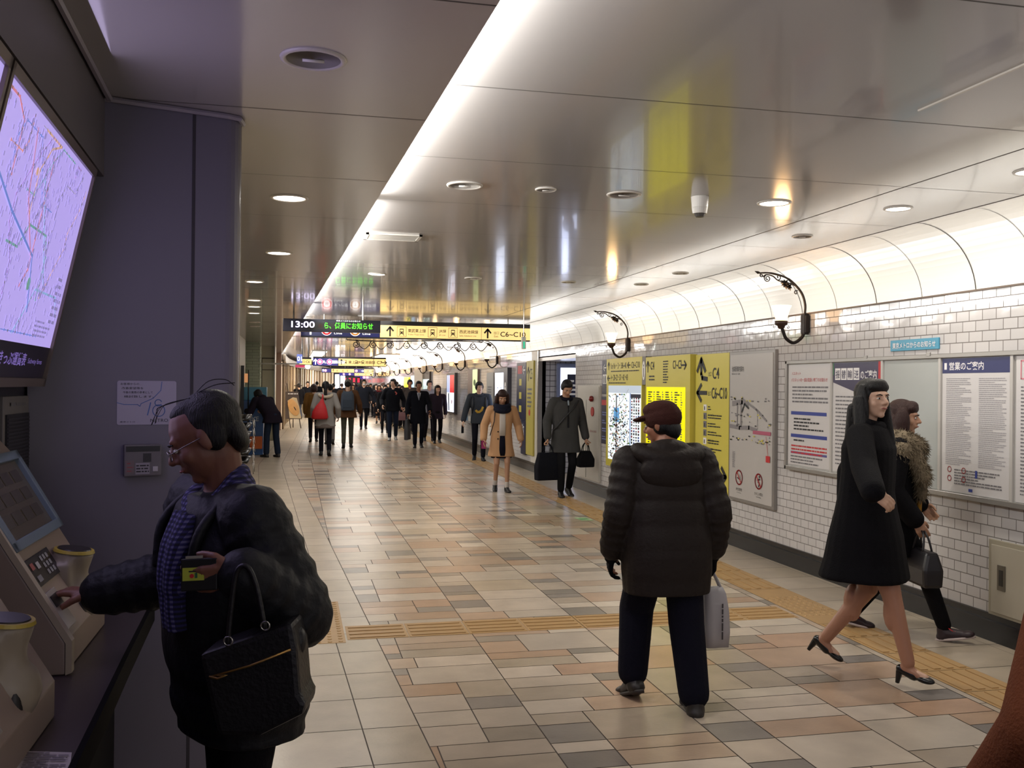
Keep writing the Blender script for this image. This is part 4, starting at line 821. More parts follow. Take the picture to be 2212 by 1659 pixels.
# ================================================================== LEFT: FARE MAP, TICKET MACHINES, NOTICE, INTERCOM
# fare map display, tilted forward over the machines
FA = Vector((-.038, 1, 0)).normalized()
p0 = Vector((-.862, 3.63, 1.585)); tb_ = Vector((.165, 0, .765)); FB = tb_.normalized(); FH = tb_.length; FN = FA.cross(FB)
CREAM = mat('#8f8474', .4, name='cream_plastic')
def fare(label, near, far, seed, lit):
    """near/far: distances along the wall measured back from the far corner"""
    t = thing('fare_map_display', label, 'fare map', p0 - FA * near); w_ = near - far; o = Vector((0, 0, 0))
    mb = MB(); mb.obox(o - FN * .06, FA * w_, FB * FH, FN * .06); mb.build('housing', mat('#6a5f5a', .35, metal=.4), t, False, .004)
    mb = MB()
    for (u0, v0, u1, v1) in ((0, 0, w_, .028), (0, FH - .028, w_, FH), (0, 0, .02, FH), (w_ - .02, 0, w_, FH)): mb.obox(o + FA * u0 + FB * v0, FA * (u1 - u0), FB * (v1 - v0), FN * .012)
    mb.build('frame', mat('#75685f', .3, metal=.4), t)
    s = Sheet(o + FN * .002, FA, FB, .0006); LIT = emis('#b9a8f2', lit, 'backlit_map')
    s.rect(.02, .135, w_ - .02, FH - .028, LIT, 1, 'map_face'); s.rect(.02, .028, w_ - .02, .135, mat('#221a30', .35), 1, 'title_band')
    s.text('東京メトロきっぷ運賃表', w_ - .95, .065, .042, emis('#8a74c8', .35), 3, .62, True); s.text('Subway fares', w_ - .3, .07, .022, emis('#8a74c8', .3), 3, .2)
    rg = random.Random(seed); cols = [emis(c, .55) for c in ('#c47a88', '#6a80c8', '#6a9a98', '#c8a088', '#9a78b8', '#88a8d0', '#9a90b0', '#cc8878')]
    u0, u1, v0, v1 = .04, w_ - .05, .16, FH - .05; tx = emis('#8f84b8', .5)
    def clampu(u): return min(max(u, u0), u1)
    def clampv(v): return min(max(v, v0), v1)
    for L_ in range(15):
        u, v = rg.uniform(u0, u1), rg.uniform(v0, v1); a = rg.choice([0, 45, 90, 135]); pts = [(u, v)]; c = cols[L_ % 8]
        for q in range(rg.randrange(4, 8)):
            a += rg.choice([-45, 0, 0, 45]); l = rg.uniform(.05, .14); u, v = clampu(u + l * math.cos(R(a))), clampv(v + l * math.sin(R(a))); pts.append((u, v))
        s.line(pts, rg.choice([.003, .003, .007]), c, 2, 'map_routes')
        for (a_, b_) in zip(pts[:-1], pts[1:]):
            for q in range(3):
                x = a_[0] + (b_[0] - a_[0]) * q / 3; y = a_[1] + (b_[1] - a_[1]) * q / 3
                s.rect(x - .004, y - .004, x + .004, y + .004, WHITEP if q % 2 else c, 3, 'map_stops')
                for r_ in range(3):
                    xx = x + rg.uniform(-.02, .02); yy = y + rg.uniform(-.03, .03)
                    if u0 < xx < u1 - .01 and v0 < yy < v1 - .02: s.rect(xx, yy, xx + .006, yy + rg.uniform(.01, .024), tx, 3, 'map_labels')
    for k in range(260):
        x, y = rg.uniform(u0, u1 - .02), rg.uniform(v0, v1 - .03); s.rect(x, y, x + .005, y + rg.uniform(.008, .022), tx, 3, 'map_labels')
    s.line([(u0, v1 - .17), (u0 + .22 * w_, v1 - .26), (w_ * .52, v1 - .34), (w_ * .6, v1 - .5)], .009, cols[1], 4, 'map_routes'); s.line([(w_ * .3, v1 - .02), (w_ * .36, v1 - .2), (w_ * .5, v1 - .34)], .006, cols[0], 4, 'map_routes'); s.disc(w_ * .38, v1 - .12, .012, cols[3], 4, 'map_stops'); s.disc(w_ * .55, v1 - .42, .02, emis('#8ac0b0', .3), 4, 'map_stops')
    s.lines(w_ - .34, v0, w_ - .1, v0 + .06, 4, tx, 4, seed=seed + 1); s.lines(w_ - .16, v0 + .05, w_ - .05, v0 + .22, 7, tx, 4, seed=seed + 2)
    s.done(t); return t
fare('backlit purple-white railway fare map tilted over the ticket machines', 1.22, .03, 21, .52)
fare('second backlit fare map, almost all outside the left edge of the photo', 2.3, 1.235, 22, .52)
area('map_glow', p0 - FA * .7 + FB * .45 + FN * .03, (0, R(-90 + 12), 0), .7, 1.3, 2.6, (.72, .62, 1.0)).rotation_euler = FN.to_track_quat('-Z', 'Y').to_euler()
# machines
def mk_machine(label):
    t = thing('ticket_machine', label, 'ticket machine', (0, 0, 0), 0, 'ticket machines')
    xb = -.93
    prof = [(xb, .802), (-.60, .802), (-.60, .888), (-.742, 1.125), (-.885, 1.37), (xb, 1.42)]
    BODY = mat('#8c7b70', .42, var=.03, name='beige_metal')
    mb = MB(); mb.prism([(x, 2.79, z) for x, z in prof], (0, .56, 0)); mb.build('body', BODY, t, False, .005)
    mb = MB()   # pale edge band following the near side of the sloping front
    for (a, b) in zip(prof[1:4], prof[2:5]): mb.prism([(a[0] + .002, 2.785, a[1]), (b[0] + .002, 2.785, b[1]), (b[0] + .018, 2.785, b[1] + .006), (a[0] + .018, 2.785, a[1] + .006)], (0, .03, 0))
    mb.build('edge_band', mat('#a39684', .4), t)
    e = Vector((-.885 + .742, 0, 1.37 - 1.125)); el = e.length; e.normalize(); n = Vector((e.z, 0, -e.x)); 
    a = Vector((-.742, 2.80, 1.125)); mb = MB()
    fw = .53
    for (u0, v0, u1, v1) in ((0, 0, fw, .03), (0, el - .03, fw, el), (0, 0, .045, el), (fw - .03, 0, fw, el)): mb.obox(a + Vector((0, u0, 0)) + e * v0, Vector((0, u1 - u0, 0)), e * (v1 - v0), n * .022)
    mb.build('screen_frame', mat('#62707c', .35, name='blue_grey_frame'), t, False, .003)
    mb = MB(); mb.obox(a + Vector((0, .045, 0)) + e * .03, Vector((0, fw - .075, 0)), e * (el - .06), n * .006); sc = mb.build('touch_screen', emis('#4a4038', .1, 'dim_screen'), t)
    s = Sheet(a + n * .007 + Vector((0, .05, 0)) + e * .035, (0, 1, 0), e, .0006)
    s.n = n
    for k in range(3):
        for q in range(4): s.rect(.03 + q * .1, .03 + k * .06, .11 + q * .1, .07 + k * .06, mat('#3e3632', .4), 1, 'screen_buttons')
    s.done(t)
    e2 = Vector((-.742 + .60, 0, 1.125 - .888)); l2 = e2.length; e2.normalize(); n2 = Vector((e2.z, 0, -e2.x)); b = Vector((-.60, 2.82, .888))
    mb = MB(); mb.obox(b + e2 * (l2 - .115) + Vector((0, .03, 0)), Vector((0, .25, 0)), e2 * .085, n2 * .006); mb.build('control_panel', mat('#1f1c1e', .3), t, False, .002)
    s = Sheet(b + e2 * (l2 - .115) + Vector((0, .03, 0)) + n2 * .007, (0, 1, 0), e2, .0006); s.n = n2
    s.rect(.02, .05, .05, .07, mat('#9a4a4a', .4), 1, 'keys'); s.rect(.07, .045, .1, .065, mat('#b0aeb0', .4), 1, 'keys'); s.rect(.02, .012, .06, .03, mat('#7a7a80', .4), 1, 'keys')
    for k in range(3):
        for q in range(3): s.rect(.13 + q * .03, .015 + k * .022, .15 + q * .03, .03 + k * .022, mat('#8a8a90', .4), 1, 'keys')
    s.done(t)
    mb = MB(); mb.obox(b + e2 * .02 + Vector((0, .03, 0)), Vector((0, .1, 0)), e2 * .12, n2 * .008); mb.build('coin_tray', mat('#b3aba2', .25, metal=.3), t, False, .003)
    mb = MB(); mb.obox(b + e2 * .09 + Vector((0, .045, 0)), Vector((0, .07, 0)), e2 * .035, n2 * .012); mb.build('ticket_slot', mat('#141113', .4), t)
    # sculpted coin unit with a round dark top
    c = Vector((-.655, 3.15, 0)); mb = MB()
    mb.cap(c + Vector((-.02, 0, .89)), c + Vector((.0, 0, .93)), .07, .075, 16); mb.cap(c + Vector((-.01, 0, .93)), c + Vector((-.01, 0, 1.03)), .058, .05, 16); mb.cap(c + Vector((-.02, 0, .86)), c + Vector((-.01, 0, .9)), .055, .065, 16)
    mb.cyl(c + Vector((-.01, 0, 1.02)), c + Vector((.0, 0, 1.08)), .05, .06, 24); mb.box(-.8, 3.08, .82, -.65, 3.22, 1.05)
    fused(mb, 'coin_unit', CREAM, t, .008, 8)
    ax = Vector((.14, 0, 1)).normalized(); q = c + Vector((.0, 0, 1.078))
    mb = MB(); mb.cyl(q, q + ax * .008, .060, .057, 32); mb.build('yellow_rim', mat('#a8933a', .4), t); mb = MB(); mb.cyl(q + ax * .006, q + ax * .011, .050, .047, 32); mb.build('coin_inlet', mat('#241f1d', .35), t)
    mb = MB(); mb.ell(c + Vector((.03, -.05, .90)), (.018, .02, .055)); mb.build('coin_return', mat('#151112', .5), t, True)
    return t
m0 = mk_machine('cream ticket machine with a tilted touch screen that the man reaches into')
m1 = copy_tree(m0); m1.location = (.052, -.90, 0); m1['label'] = 'nearer cream ticket machine, only its yellow-ringed coin unit showing at lower left'
t = thing('counter', 'dark shelf under the ticket machines with a black front edge', 'counter')
mb = MB(); mb.prism([(-.755, -1, .74), (-.33, -1, .74), (-.478, 2.95, .74), (-.50, 3.66, .74), (-.935, 3.66, .74)], (0, 0, .06)); mb.build('worktop', mat('#3f3538', .3, name='dark_laminate'), t)
mb = MB(); mb.prism([(-.335, -1, .735), (-.318, -1, .735), (-.464, 2.95, .735), (-.486, 3.66, .735), (-.50, 3.66, .735), (-.478, 2.95, .735)], (0, 0, .067)); mb.build('edge_strip', mat('#060506', .8, spec=.1), t)
mb = MB(); mb.prism([(-.755, -1, 0), (-.46, -1, 0), (-.6, 2.95, 0), (-.62, 3.66, 0), (-.935, 3.66, 0)], (0, 0, .739)); mb.build('apron', mat('#0e0c0e', .7, spec=.1), t)
def leaflet(label, pts, col, seed):
    t = thing('leaflet', label, 'leaflet', (0, 0, 0)); P_ = [hit(*p, 2, .8022) for p in pts]
    MB().prism([(p.x, p.y, .8005) for p in P_], (0, 0, .0015)).build('paper', col, t)
    a = (P_[1] - P_[0]); b = (P_[3] - P_[0]); s = Sheet((P_[0].x, P_[0].y, .8025), a, (0, 0, 1)); s.b = b.normalized(); s.n = Vector((0, 0, 1))
    s.lines(a.length * .1, b.length * .1, a.length * .9, b.length * .9, 7, mat('#54548a' if seed == 1 else '#6a6068', .5), seed=seed); s.done(t)
leaflet('pale leaflet with blue print on the dark counter beside the nearer coin unit', [(60, 1548), (78, 1546), (108, 1488), (52, 1490)], mat('#77727f', .5), 1)
leaflet('bright white leaflet on the counter at the bottom left edge', [(30, 1668), (150, 1668), (155, 1625), (50, 1622)], mat('#b8b0b4', .5), 2)
t = thing('ventilation_grille', 'tall dark grille panel in a pale frame on the wall beyond the ticket machine', 'grille', (-.935, 3.36, 1.0))
MB().box(0, 0, 0, .02, .30, .55).build('frame', mat('#6f6a68', .4), t, False, .003); MB().box(.02, .02, .03, .026, .285, .49).build('mesh_panel', mat('#18161c', .5), t)
mb = MB(); [mb.box(.026, .025, .04 + k * .012, .029, .28, .045 + k * .012) for k in range(37)]; mb.build('louvres', mat('#2a2730', .5), t)
s = Sheet((.0215, .05, .5), (0, 1, 0), (0, 0, 1)); s.lines(.02, .01, .2, .035, 1, GREYP); s.done(t)
# on the partition: handwritten notice and intercom
def bhit(px, py):
    d = ray(px, py); P_ = Vector((BA.x, BA.y, 0)); k = (P_ - CAMP).dot(BN) / d.dot(BN); return CAMP + d * k
a = bhit(252, 918); b = bhit(380, 918); c = bhit(252, 822)
t = thing('notice', 'white rounded notice with handwriting and a blue ink bubble on the grey partition', 'notice', a + BN * .001); w_ = (b - a).length; h_ = c.z - a.z
s = Sheet(BN * .001, BD, (0, 0, 1), .0006)
r_ = .008; pts = []
for (cx, cy, a0) in ((w_ - r_, r_, -90), (w_ - r_, h_ - r_, 0), (r_, h_ - r_, 90), (r_, r_, 180)): pts += [(cx + r_ * math.cos(R(a0 + q)), cy + r_ * math.sin(R(a0 + q))) for q in (0, 30, 60, 90)]
mb = MB(); mb.prism([s.P(u, v, 0) for u, v in pts], -BN * .001); mb.build('card', mat('#9a95a6', .5), t); s.poly(pts, mat('#9a95a6', .5), 1, 'card_face')
INKB = mat('#3f5f9a', .5); s.line([(0, h_ * .5), (w_ * .12, h_ * .46), (w_ * .34, h_ * .46), (w_ * .38, h_ * .42), (w_ * .4, h_ * .48), (w_ * .6, h_ * .6), (w_ * .73, h_ * .78), (w_ * .75, h_ * .98)], .0025, INKB, 2, 'drawn_bubble')
for k, tx in enumerate(('お客様からの…', '改善要望等を', '今後の業務の参考にして', '検討致します。')): s.text(tx, .012 + .004 * k, h_ * (.9 - .095 * k), .009, BLACKP, 2, w_ * (.36 if k < 2 else .5))
s.line([(w_ * .56, h_ * .5), (w_ * .51, h_ * .22)], .004, INKB, 2, 'drawn_numeral'); s.ring(w_ * .7, h_ * .32, .022, .003, INKB, 2, 'drawn_numeral', 24, 0, 360); s.ring(w_ * .69, h_ * .5, .012, .003, INKB, 2, 'drawn_numeral', 16, 20, 330); s.text('METRO', w_ * .56, h_ * .06, .012, BLACKP, 2, w_ * .3); s.text('東京メトロ', w_ * .05, h_ * .05, .006, BLACKP, 2, w_ * .25); s.done(t)
a = bhit(265, 1028); b = bhit(345, 1028); c = bhit(265, 960)
t = thing('intercom', 'small grey intercom box with a speaker grille and label on the partition', 'intercom', a + BN * .001); w_ = (b - a).length; h_ = c.z - a.z
mb = MB(); mb.obox((0, 0, 0), BD * w_, BN * .035, (0, 0, h_)); mb.build('box', mat('#5f5a5e', .4), t, False, .004); s = Sheet(BN * .036, BD, (0, 0, 1), .0006)
s.rect(.006, h_ * .78, w_ - .006, h_ * .95, mat('#16151c', .4)); s.rect(w_ * .5, h_ * .45, w_ * .72, h_ * .72, mat('#2a282c', .5), 1, 'speaker_slots'); s.rect(w_ * .3, h_ * .06, w_ * .68, h_ * .42, mat('#86808a', .5), 1, 'label'); s.rect(.004, h_ * .1, w_ * .26, h_ * .5, mat('#6a5a5e', .5), 1, 'label')
for k in range(3): s.lines(.01, h_ * (.14 + .12 * k), w_ * .24, h_ * (.2 + .12 * k), 1, mat('#8a3a40', .5), 2, seed=k)
s.lines(w_ * .32, h_ * .1, w_ * .66, h_ * .38, 3, BLACKP, 2, seed=7); s.done(t); mb = MB(); mb.obox(BD * w_ * .76 + BN * .034 + Vector((0, 0, h_ * .14)), BD * w_ * .14, BN * .006, (0, 0, h_ * .16)); mb.build('call_button', mat('#a8a4a8', .4), t, False, .001)
# blue machine and easel board by the left wall
p = hit(556, 975, 2, 0)
t = thing('vending_kiosk', 'blue kiosk with a white star mark and an orange box, beside the bending person', 'kiosk', (-1.12, 22.0, 0)); BLU = mat('#1d4f8c', .35, name='blue_panel')
MB().box(0, 0, 0, .46, .75, 1.22).build('body', BLU, t, False, .01); MB().box(.0, .2, 1.22, .52, .8, 1.52).build('top_box', mat('#3f7f98', .35), t, False, .01); MB().box(-.04, -.02, .8, .035, .0, 2.0).build('side_screen', mat('#15161c', .3), t); MB().box(.04, -.03, 1.62, .12, -.0, 1.82).build('screen_picture', emis('#c88a5a', .5), t)
MB().box(.17, -.07, .14, .44, .0, .42).build('orange_box', mat('#d0641e', .4), t, False, .01); MB().cyl((.13, -.04, .0), (.13, -.04, 1.9), .014, n=8).build('pole', CASE, t)
s = Sheet((0, -.001, 0), (1, 0, 0), (0, 0, 1), .003)
for k in range(3): s.line([(.2 + .16 * math.cos(R(60 * k + 20)), .82 + .1 * math.sin(R(60 * k + 20))), (.2 - .16 * math.cos(R(60 * k + 20)), .82 - .1 * math.sin(R(60 * k + 20)))], .014, mat('#a8b8d0', .5), 1, 'star_mark')
s.text('AXE', .1, .76, .1, mat('#b8c4d8', .5), 2, .26, True); s.done(t)
CHB = mat('#0b0a0c', .25, name='black_plastic'); ORD = ['lowest', 'second lowest', 'third from the bottom', 'third from the top', 'second from the top', 'topmost']
for k in range(6):
    z0 = .12 + k * .15; t = thing('stacking_chair', 'black curved chair, ' + ORD[k] + ' of the stack beside the blue kiosk', 'chair', (-.90, 17.6, 0), 0, 'stacked black chairs')
    mb = MB(); rings_ = []
    for q in range(9):
        a_ = R(-60 + q * 15); rings_.append([(.30 * math.cos(a_ * .6) * dx - .12, -.28 + q * .07, z0 + .14 * math.cos(a_) + dz) for dx, dz in ((.2, 0), (.95, 0), (.97, .04), (.2, .04))])
    mb.loft(rings_); mb.build('chair_shell', CHB, t, True)
    for n_, y in enumerate((-.235 - .004 * k, .235 + .004 * k)): MB().tube([(.2, y, z0 + .085), (.215, y * 1.02, z0 - .05), (.215, y * 1.02, 0 if k == 0 else z0 - .06)], .008, 8).build('leg', STEEL, t, True)
p = hit(627, 921, 2, 0); D_ = 34.2
t = thing('easel_sign', 'easel sign with a picture of a golden bread roll standing before the shopfront', 'easel sign', (p.x + .02, p.y - 1.5, 0), R(0)); ty = p.y - 1.5
def E_(px, py): q = hit(px, py, 1, ty); return q.x - t.location.x, q.z
(x0, z0), (x1, z1) = E_(611, 905), E_(641, 846)
DKG = mat('#3a2c24', .5)
mb = MB(); mb.prism([(x0 - .02, .0, z0), (x1 + .04, 0, z0), (x1 - .06, 0.1, z1), (x0 - .04, .1, z1)], (0, .03, 0)); mb.build('board', mat('#4a3d36', .5), t)
mb = MB(); mb.prism([(x0 + .12, -.012, z0 + .03), (x1 + .05, -.012, z0 + .02), (x1 - .02, .03, z0 + .42), (x0 + .36, .06, z0 + .76), (x0 + .22, .065, z0 + .78), (x0 + .04, .05, z0 + .66)], (0, .01, 0)); mb.build('picture', mat('#cdb890', .45), t)
mb = MB(); mb.ell((x0 + .25, -.02, z0 + .42), (.17, .02, .32), Matrix.Rotation(R(-24), 3, 'Y'), 18); mb.build('bread_picture', mat('#d0a066', .5, var=.3, vscale=5), t, True)
mb = MB(); mb.ell((x0 + .3, -.035, z0 + .38), (.02, .012, .09), Matrix.Rotation(R(-30), 3, 'Y'), 10); mb.build('bread_slit', mat('#2c1e16', .6), t, True)
for a_, b_ in (((x0 + .1, .02, z0), (x0 + .16, -.12, 0)), ((x1 - .02, .02, z0), (x1 + .04, -.12, 0)), (((x0 + x1) / 2, .12, z1), ((x0 + x1) / 2, .5, 0)), ((x0 + .06, .1, z1), (x0 + .0, .1, z1 + .3)), ((x1 - .12, .1, z1), (x1 - .1, .1, z1 + .22))): MB().cyl(a_, b_, .018, n=8).build('leg' if b_[2] == 0 else 'post', DKG, t)
t.location.x += .12; MB().box(x1 - .22, .08, z1 + .2, x1 + .08, .12, z1 + .23).build('clip_bar', DKG, t)
s = Sheet((x0, .095, z1 - .12), (1, 0, 0), (0, 0, 1), .004); s.o = Vector((x0, .06, z1 - .12)); s.lines(.05, 0, .4, .08, 1, WHITEP, seed=4); s.done(t)

# ================================================================== PEOPLE
SKIN = {'a': mat('#a87f66', .5, name='skin'), 'b': mat('#8e5d45', .5, name='skin'), 'c': mat('#c09a82', .5, name='skin'), 'd': mat('#734a39', .5, name='skin'), 'leg': mat('#9c6f58', .45, name='stockinged_skin')}
def hairmat(c, n_):
    M = mat(c, .5, spec=.3, name=n_); nt = M.node_tree; N = nt.nodes; L = nt.links
    tc = N.new('ShaderNodeTexCoord'); mp = N.new('ShaderNodeMapping'); mp.inputs['Scale'].default_value = (1, 1, .12); nz = N.new('ShaderNodeTexNoise'); nz.inputs['Scale'].default_value = 260; nz.inputs['Detail'].default_value = 3
    bp = N.new('ShaderNodeBump'); bp.inputs['Strength'].default_value = .9; bp.inputs['Distance'].default_value = .006
    L.new(tc.outputs['Object'], mp.inputs['Vector']); L.new(mp.outputs[0], nz.inputs['Vector']); L.new(nz.outputs['Fac'], bp.inputs['Height']); L.new(bp.outputs[0], N['Principled BSDF'].inputs['Normal']); return M
HAIRM = {'k': hairmat('#090708', 'black_hair'), 'b': hairmat('#2a1410', 'brown_hair'), 'g': mat('#3a342f', .5, name='dark_grey_hair')}
EYEW = mat('#cfc8c0', .3); EYEB = mat('#120c0a', .2); LIPM = mat('#8a4a44', .4)
def ik(a, c, l1, l2, pole):
    a, c, pole = Vector(a), Vector(c), Vector(pole); d = c - a; L_ = d.length
    if L_ > (l1 + l2) * .998: c = a + d.normalized() * (l1 + l2) * .998; d = c - a; L_ = d.length
    x = (l1 * l1 - l2 * l2 + L_ * L_) / (2 * L_); h = math.sqrt(max(l1 * l1 - x * x, 0)); u = d.normalized(); p = pole - u * pole.dot(u)
    p = p.normalized() if p.length > 1e-6 else u.orthogonal().normalized()
    return a + u * x + p * h, c
def hand(mb, wr, d, n, t, curl=25, s=1., grip=False):
    """palm with five separate fingers: d finger direction, n palm direction, t thumb side"""
    d, n, t = Vector(d).normalized(), Vector(n).normalized(), Vector(t).normalized(); n = (n - d * n.dot(d)).normalized(); t = (t - d * t.dot(d) - n * t.dot(n)).normalized()
    wr = Vector(wr)
    for k, (o, l) in enumerate(((.030, .072), (.010, .080), (-.010, .074), (-.029, .058))):
        kn = wr + (d * (.088 - abs(k - 1.2) * .004) + t * o) * s; mb.cap(wr + (t * o * .5 + d * .005) * s, kn, .0155 * s, .0115 * s, 8)
        a = kn; ang = 0
        for q, (fr, r0, r1) in enumerate(((.45, .0098, .009), (.3, .009, .0082), (.25, .0082, .007))):
            ang += curl * (.8 if q == 0 else 1.1) + k * 2; dr = d * math.cos(R(ang)) + n * math.sin(R(ang)) + t * o * 1.2 * (1 if not grip else .2); b = a + dr.normalized() * l * fr * s; mb.cap(a, b, r0 * s, r1 * s, 8); a = b
    a = wr + (t * .018 + d * .02) * s; b = a + (d * .62 + t * .7 + n * .3).normalized() * .042 * s; c = b + (d * .9 + t * .15 + n * (.35 + curl / 60)).normalized() * .033 * s; e = c + (d * .9 - t * .1 + n * (.35 + curl / 50)).normalized() * .026 * s
    mb.cap(a, b, .0165 * s, .0125 * s, 8); mb.cap(b, c, .012 * s, .0105 * s, 8); mb.cap(c, e, .0105 * s, .0085 * s, 8)
class Fig:
    def __init__(f, name, label, pos, face, H, v=.008, lean=0, drop=None, feet=((0, 0, 0), (0, 0, 0)), arms=(None, None), pitch=0, yaw=0, roll=0, skin='a', sw=.115, group=None, handd=(None, None), grip=(0, 0), bare=False, hipx=.052, hs=None, faceparts=True, twist=0, heel=0, ls=.74):
        f.H, f.v = H, v; t = f.t = thing(name, label, 'person', pos, R(face), group); f.sk = SKIN[skin]; s = f.s = H / 1.7; f.hs = hs or (.55 + .45 * s)
        f.M = Matrix.Translation(pos) @ Matrix.Rotation(R(face), 4, 'Z')
        # legs
        f.ank = []; f.fp = feet
        for i, (dx, dy, p) in enumerate(feet):
            sg = -1 if i == 0 else 1; az = .045 * H * math.cos(R(p)) + (.115 * s * math.sin(R(p)) if p > 0 else .05 * s * math.sin(R(-p))) + heel
            f.ank.append(Vector((sg * (hipx * H + dx), dy, az)))
        l1, l2 = .245 * H, .236 * H; hz = .525 * H + heel
        for i, a in enumerate(f.ank):
            h2 = (l1 + l2) ** 2 * .995 - a.y ** 2 - (a.x - (-1 if i == 0 else 1) * hipx * H) ** 2; hz = min(hz, a.z + math.sqrt(max(h2, .01)))
        if drop is not None: hz -= drop
        f.hz = hz; f.hip = [Vector((-hipx * H, 0, hz)), Vector((hipx * H, 0, hz))]; f.knee = []
        for i in range(2):
            k, c = ik(f.hip[i], f.ank[i], l1, l2, (0, 1, 0)); f.knee.append(k)
        # upper body frame
        f.U = Matrix.Translation((0, 0, hz)) @ Matrix.Rotation(R(-lean), 4, 'X') @ Matrix.Rotation(R(twist), 4, 'Z') @ Matrix.Translation((0, 0, -.525 * H))
        P = lambda x, y, z: f.U @ Vector((x * H, y * H, z * H))
        f.P = P; f.sh = [P(-sw, -.005, .81), P(sw, -.005, .81)]; f.nk = P(0, -.012, .845)
        f.Mh = Matrix.Translation(P(0, .012, .933) if lean < 40 else P(0, .02, .933)) @ Matrix.Rotation(R(twist + yaw), 4, 'Z') @ Matrix.Rotation(R(-lean * .35 - pitch), 4, 'X') @ Matrix.Rotation(R(roll), 4, 'Y') @ Matrix.Scale(f.hs, 4)
        f.el, f.wr, f.hd = [], [], []
        for i in range(2):
            sg = -1 if i == 0 else 1; a = arms[i]
            if isinstance(a, Vector): tgt = f.M.inverted() @ a; pole = (sg * .3, -.45, -1)
            else:
                a = a or (.035, .03 * sg, -.305); tgt = f.sh[i] + Vector((sg * a[0] * H, a[1] * H, a[2] * H)); pole = (sg * .35, -1, -.15)
                if len(a) > 3: pole = a[3]
            e, c = ik(f.sh[i], tgt, .172 * H, .150 * H, pole); f.el.append(e); f.wr.append(c)
            dd = handd[i]
            if dd is None: dd = (c - e).normalized() * .8 + Vector((0, .1, -.3)); nn = Vector((-sg, -.1, 0)); tt = Vector((0, 1, 0))
            else: dd, nn, tt = [f.M.to_3x3().inverted() @ Vector(q) for q in dd]
            f.hd.append((dd, nn, tt)); 
        f.hand = [f.M @ (f.wr[i] + Vector(f.hd[i][0]).normalized() * .085 * s) for i in range(2)]
        mb = MB()
        # head
        h = lambda x, y, z: f.Mh @ Vector((x, y, z)); q = f.hs; Rm = f.Mh.to_3x3() * (1 / q)
        E = lambda c, r, n=14: mb.ell(h(*c), [k * q for k in r], Rm, n)
        E((0, -.012, .030), (.074, .092, .085), 18); E((0, .02, -.02), (.060, .066, .083), 18); E((0, .028, -.062), (.044, .048, .040)); E((0, .058, -.088), (.02, .02, .017))
        mb.cap(h(0, .078, .016), h(0, .101, -.020), .009 * q, .0125 * q, 10); E((.012, .088, -.026), (.009, .010, .008), 8); E((-.012, .088, -.026), (.009, .010, .008), 8)
        mb.cap(h(-.034, .072, .026), h(.034, .072, .026), .012 * q, None, 10)
        for sg in (-1, 1): E((sg * .034, .05, -.022), (.026, .026, .028)); E((sg * .074, -.008, -.002), (.009, .019, .031), 10)
        E((0, .078, -.052), (.023, .014, .013), 10)
        mb.cap(h(0, -.022, -.05), f.nk, .052 * q, .058 * s, 14); mb.cap(f.nk, P(0, 0, .79), .058 * s, .08 * s, 12)
        # trunk
        mb.ell(P(0, 0, .74), (.105 * H * .9, .058 * H, .09 * H), f.U.to_3x3(), 14); mb.ell(P(0, 0, .62), (.075 * H, .05 * H, .09 * H), f.U.to_3x3(), 14); mb.ell((0, 0, hz + .01), (.085 * H, .055 * H, .06 * H), None, 14)
        for i in range(2):
            sg = -1 if i == 0 else 1
            mb.cap(P(sg * .03, 0, .80), f.sh[i], .035 * H, .032 * H, 10); mb.cap(f.sh[i], f.el[i], .030 * s * 1.5, .036 * s, 10); mb.cap(f.el[i], f.wr[i], .036 * s, .025 * s, 10)
            dd, nn, tt = f.hd[i]; hand(mb, f.wr[i], dd, nn, tt, 55 if grip[i] else 22, s, grip[i])
            mb.cap(f.hip[i], f.knee[i], .074 * s * ls, .050 * s * ls, 12); mb.cap(f.knee[i], f.ank[i], .047 * s * ls, .033 * s * ls, 12)
            k = f.knee[i].lerp(f.ank[i], .3); ax = (f.ank[i] - f.knee[i]).normalized(); mb.ell(k + Vector((0, -.014, 0)), (.046 * s * ls, .05 * s * ls, .11 * s), ax.to_track_quat('-Z', 'Y').to_matrix(), 12)
            F = f.foot(i); mb.cap(F @ Vector((0, -.01, -.04 * s)), F @ Vector((0, .10 * s, -.055 * s)), .028 * s, .02 * s, 8)
        f.body = fused(mb, 'body', f.sk, t, v, 2)
        if bare and skin != 'leg': pass
        if faceparts:
            for sg in (-1, 1):
                MB().ell(h(sg * .030, .076, .004), [k * q for k in (.0135, .007, .0062)], Rm, 10).build('eye', EYEW, t, True)
                MB().ell(h(sg * .030, .0815, .004), [k * q for k in (.0058, .003, .0056)], Rm, 8).build('iris', EYEB, t, True)
                MB().tube([h(sg * .014, .087, .021), h(sg * .03, .0865, .026), h(sg * .047, .075, .021)], [.0028 * q, .0034 * q, .0018 * q], 6).build('eyebrow', HAIRM['k'], t, True)
            MB().tube([h(-.021, .0845, -.053), h(-.009, .092, -.0515), (h(0, .0925, -.053)), h(.009, .092, -.0515), h(.021, .0845, -.053)], [.0014 * q, .0042 * q, .0036 * q, .0042 * q, .0014 * q], 8).build('lips', LIPM, t, True)
    def foot(f, i):
        dx, dy, p = f.fp[i]; return Matrix.Translation(f.ank[i]) @ Matrix.Rotation(R((8 if i == 0 else -8)), 4, 'Z') @ Matrix.Rotation(R(-p), 4, 'X')
